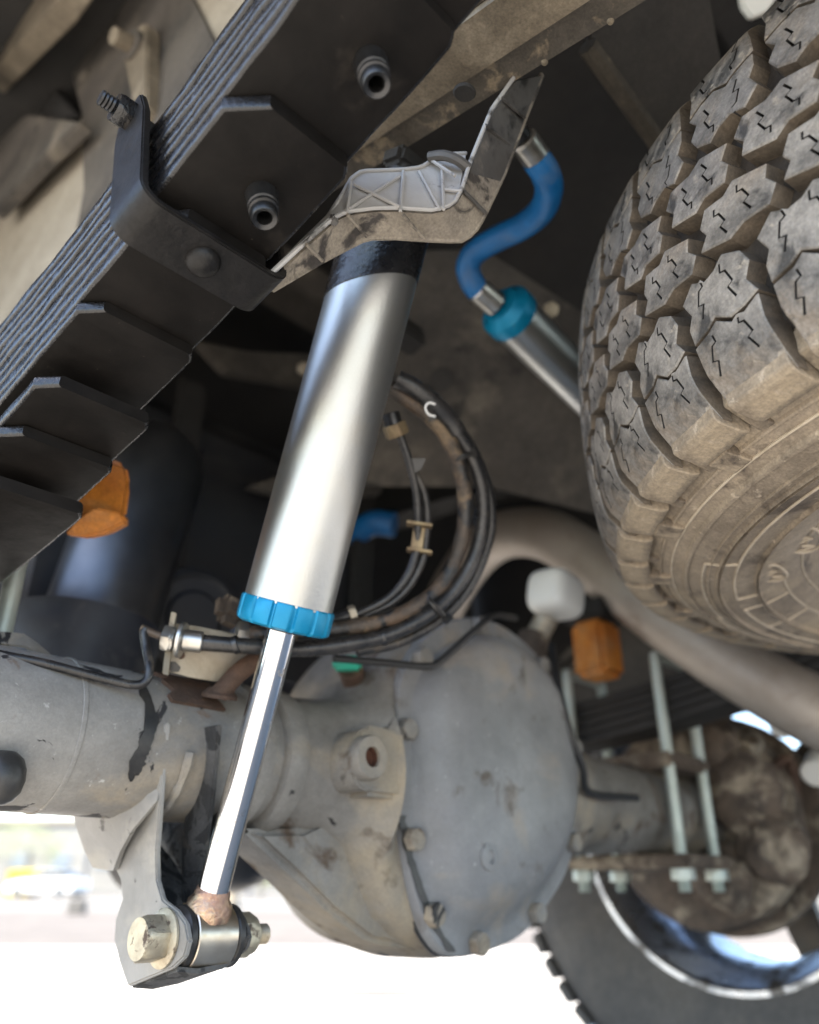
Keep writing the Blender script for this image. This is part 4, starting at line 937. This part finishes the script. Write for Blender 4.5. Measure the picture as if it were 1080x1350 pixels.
rim = revo('rim', [(.246, .012), (.238, .012), (.232, .020), (.228, .04), (.215, .06), (.205, .10), (.205, .22), (.222, .25), (.232, .262), (.24, .268), (.243, .26), (.236, .25), (.212, .215), (.212, .1), (.234, .045), (.246, .03)], o_, Xv, 'rim', wheel, 80, True)
for k in range(6):
    a_ = PI2 * (k + .25) / 6; dv = Vector((0, math.cos(a_), math.sin(a_))); tv = Vector((0, -math.sin(a_), math.cos(a_)))
    c_ = o_ + Xv * .20
    prism('spoke', [c_ + dv * .05 - tv * .036, c_ + dv * .208 - tv * .026, c_ + dv * .208 + tv * .026, c_ + dv * .05 + tv * .036], (.03, 0, 0), 'rimdark', rim, .004)
revo('hub', [(0, .06), (.05, .06), (.075, .09), (.08, .2), (.075, .235), (0, .24)], o_, Xv, 'brake', wheel, 40)
revo('brake_disc', [(.08, .03), (.165, .03), (.168, .033), (.168, .055), (.165, .058), (.08, .058)], o_, Xv, 'brake', wheel, 64, True)

# ================================================================== BACKGROUND ACROSS THE LOT
def yard(px, dist):  # ground point on a line of sight
    d = _ray(px, 1176); d.z = 0; d.normalize(); p = d * dist; return p
car = thing('parked_car', 'white hatchback parked by the fence across the lot', 'car', yard(62, 56))
cp = yard(62, 56); cd = Vector((vr_.x, vr_.y, 0)); cd = (Matrix.Rotation(R(-14), 3, 'Z') @ cd); cn = Vector((cd.y, -cd.x, 0))
def CP(l, z, s=0.): return cp + cd * l + cn * s + Vector((0, 0, z))
side_pr = [(-2.25, .35), (-2.3, .62), (-2.1, .85), (-1.15, .98), (-.45, 1.42), (.2, 1.5), (1.2, 1.44), (1.95, 1.05), (2.2, .95), (2.25, .45), (2.15, .3), (-2.15, .28)]
low = [(-2.25, .35), (-2.3, .62), (-2.1, .85), (-1.15, .98), (1.95, 1.03), (2.2, .95), (2.25, .45), (2.15, .3), (-2.15, .28)]
prism('body', [CP(l, z, -.85) for l, z in low], cn * 1.7, 'carpaint', car, .06, 3)
prism('cabin', [CP(l, z, -.68) for l, z in ((-1.2, .97), (-.45, 1.40), (.2, 1.48), (1.15, 1.42), (1.85, 1.02))], cn * 1.36, 'carglass', car, .04)
prism('roof', [CP(l, z, -.66) for l, z in ((-.55, 1.39), (.2, 1.5), (1.2, 1.45), (1.2, 1.40), (.2, 1.45), (-.5, 1.36))], cn * 1.32, 'carpaint', car, .01)
for l in (-1.4, 1.4):
    for s in (-.87, .70):
        wv = revo('wheel', [(0, .03), (.2, .03), (.21, 0), (.3, 0), (.32, .02), (.32, .16), (.3, .17), (0, .17)], CP(l, .32, s), cn, 'cartyre', car, 32)
        revo('hubcap', [(0, 0), (.19, .01), (.19, .18), (0, .19)], CP(l, .32, s - .01), cn, 'rim', wv, 24)
for s in (-.6, .6): prism('headlight', [CP(-2.24, .6, s - .15), CP(-2.24, .6, s + .15), CP(-2.16, .76, s + .15), CP(-2.16, .76, s - .15)], -cd * .06, 'carglass', car, .01)
fen = thing('iron_fence', 'pale iron fence with posts across the lot behind the white car', 'fence', yard(80, 60))
fa, fb_ = vv(-40, 50, 0), vv(6, 62, 0); fdir = (fb_ - fa)
for k in range(15):
    p = fa + fdir * (k / 14); box('post', p + Vector((-.09, -.09, 0)), p + Vector((.09, .09, 2.6)), 'fence', fen, .01)
for z in (.3, 2.2): tube('rail', [fa + Vector((0, 0, z)), (fa + fb_) / 2 + Vector((0, 0, z)), fb_ + Vector((0, 0, z))], .04, 'fence', fen, 8, 2)
for k in range(140):
    p = fa + fdir * ((k + .5) / 140); cyl('picket', p + Vector((0, 0, .1)), p + Vector((0, 0, 2.3)), .014, 'fence', fen, 6, 0)
bld = thing('pale_building', 'pale low building beyond the fence', 'building', vv(-30, 95))
fr = Vector((vr_.x, vr_.y, 0)); fd = Vector((vd.x, vd.y, 0)); b0 = vv(-75, 95)
prism('wall', [b0, b0 + fr * 68, b0 + fr * 68 + fd * 12, b0 + fd * 12], (0, 0, 7.2), 'wall', bld, .02)
prism('parapet', [b0 - fr * .2 - fd * .2 + Vector((0, 0, 7.2)), b0 + fr * 68.2 - fd * .2 + Vector((0, 0, 7.2)), b0 + fr * 68.2 + fd * 12 + Vector((0, 0, 7.2)), b0 - fr * .2 + fd * 12 + Vector((0, 0, 7.2))], (0, 0, .4), 'wood', bld, .02)
for k in range(14):
    p = b0 + fr * (2.5 + 4.8 * k) - fd * .06 + Vector((0, 0, 2.6))
    wn = prism('window', [p, p + fr * 2.2, p + fr * 2.2 + Vector((0, 0, 1.6)), p + Vector((0, 0, 1.6))], fd * .1, 'wall', bld, .02)
    p = p + fr * .1 - fd * .02 + Vector((0, 0, .1)); prism('pane', [p, p + fr * 2.0, p + fr * 2.0 + Vector((0, 0, 1.4)), p + Vector((0, 0, 1.4))], fd * .06, 'winglass', wn, 0)
yb = thing('yellow_bin', 'yellow bin standing beside the white car', 'bin', yard(22, 58))
p = yard(24, 58); 
prism('tub', [p - fr * .8, p + fr * .8, p + fr * .8 + fd * 1.0, p - fr * .8 + fd * 1.0], (0, 0, 1.35), 'yellow', yb, .06); prism('lid', [p - fr * .86 - fd * .05 + Vector((0, 0, 1.352)), p + fr * .86 - fd * .05 + Vector((0, 0, 1.352)), p + fr * .86 + fd * 1.05 + Vector((0, 0, 1.45)), p - fr * .86 + fd * 1.05 + Vector((0, 0, 1.45))], (0, 0, .09), 'yellow', yb, .02)
ps = thing('wooden_post', 'tan post standing beyond the road behind the shock rod', 'post', yard(304, 20))
p = yard(306, 20); cyl('shaft', p, p + Vector((0, 0, 3.2)), .16, 'wood', ps, 20); cyl('base', p, p + Vector((0, 0, .08)), .26, 'lot', ps, 20)
def bush(lbl, px, dist, w_, h_):
    t = thing('shrub', lbl, 'shrub', yard(px, dist)); p = yard(px, dist)
    bm = bmesh.new()
    for k in range(1500):
        a_ = random.uniform(0, PI2); e = random.uniform(-.2, 1); rr = random.uniform(.55, 1) ** .5 * (1 + .3 * noise.noise(Vector((a_, e * 3, px))))
        c_ = p + Vector((math.cos(a_) * w_ * rr * math.sqrt(max(0, 1 - e * e)), math.sin(a_) * w_ * rr * math.sqrt(max(0, 1 - e * e)), h_ * .5 + e * h_ * .5 * rr))
        if c_.z < .02: continue
        s = .12; n1 = Vector((random.gauss(0, 1), random.gauss(0, 1), random.gauss(0, 1))).normalized(); n2 = n1.orthogonal().normalized()
        bm.faces.new([bm.verts.new(c_ + n1 * s), bm.verts.new(c_ + n2 * s * .5), bm.verts.new(c_ - n1 * s), bm.verts.new(c_ - n2 * s * .5)])
    bm_obj('foliage', bm, 'leaf', t, False); cyl('stem', p, p + Vector((0, 0, h_ * .7)), .06, 'wood', t, 8)
bush('pale green shrub beyond the road under the differential', 345, 44, 1.2, 1.6)
bush('wide pale shrub behind the yellow bin', 5, 66, 3.5, 5)
bl = thing('concrete_block', 'small pale block lying on the road edge', 'block', yard(92, 17)); p = yard(92, 15.0)
prism('block', [p, p + fr * .25, p + fr * .25 + fd * .2, p + fd * .2], (0, 0, .2), 'lot', bl, .01)
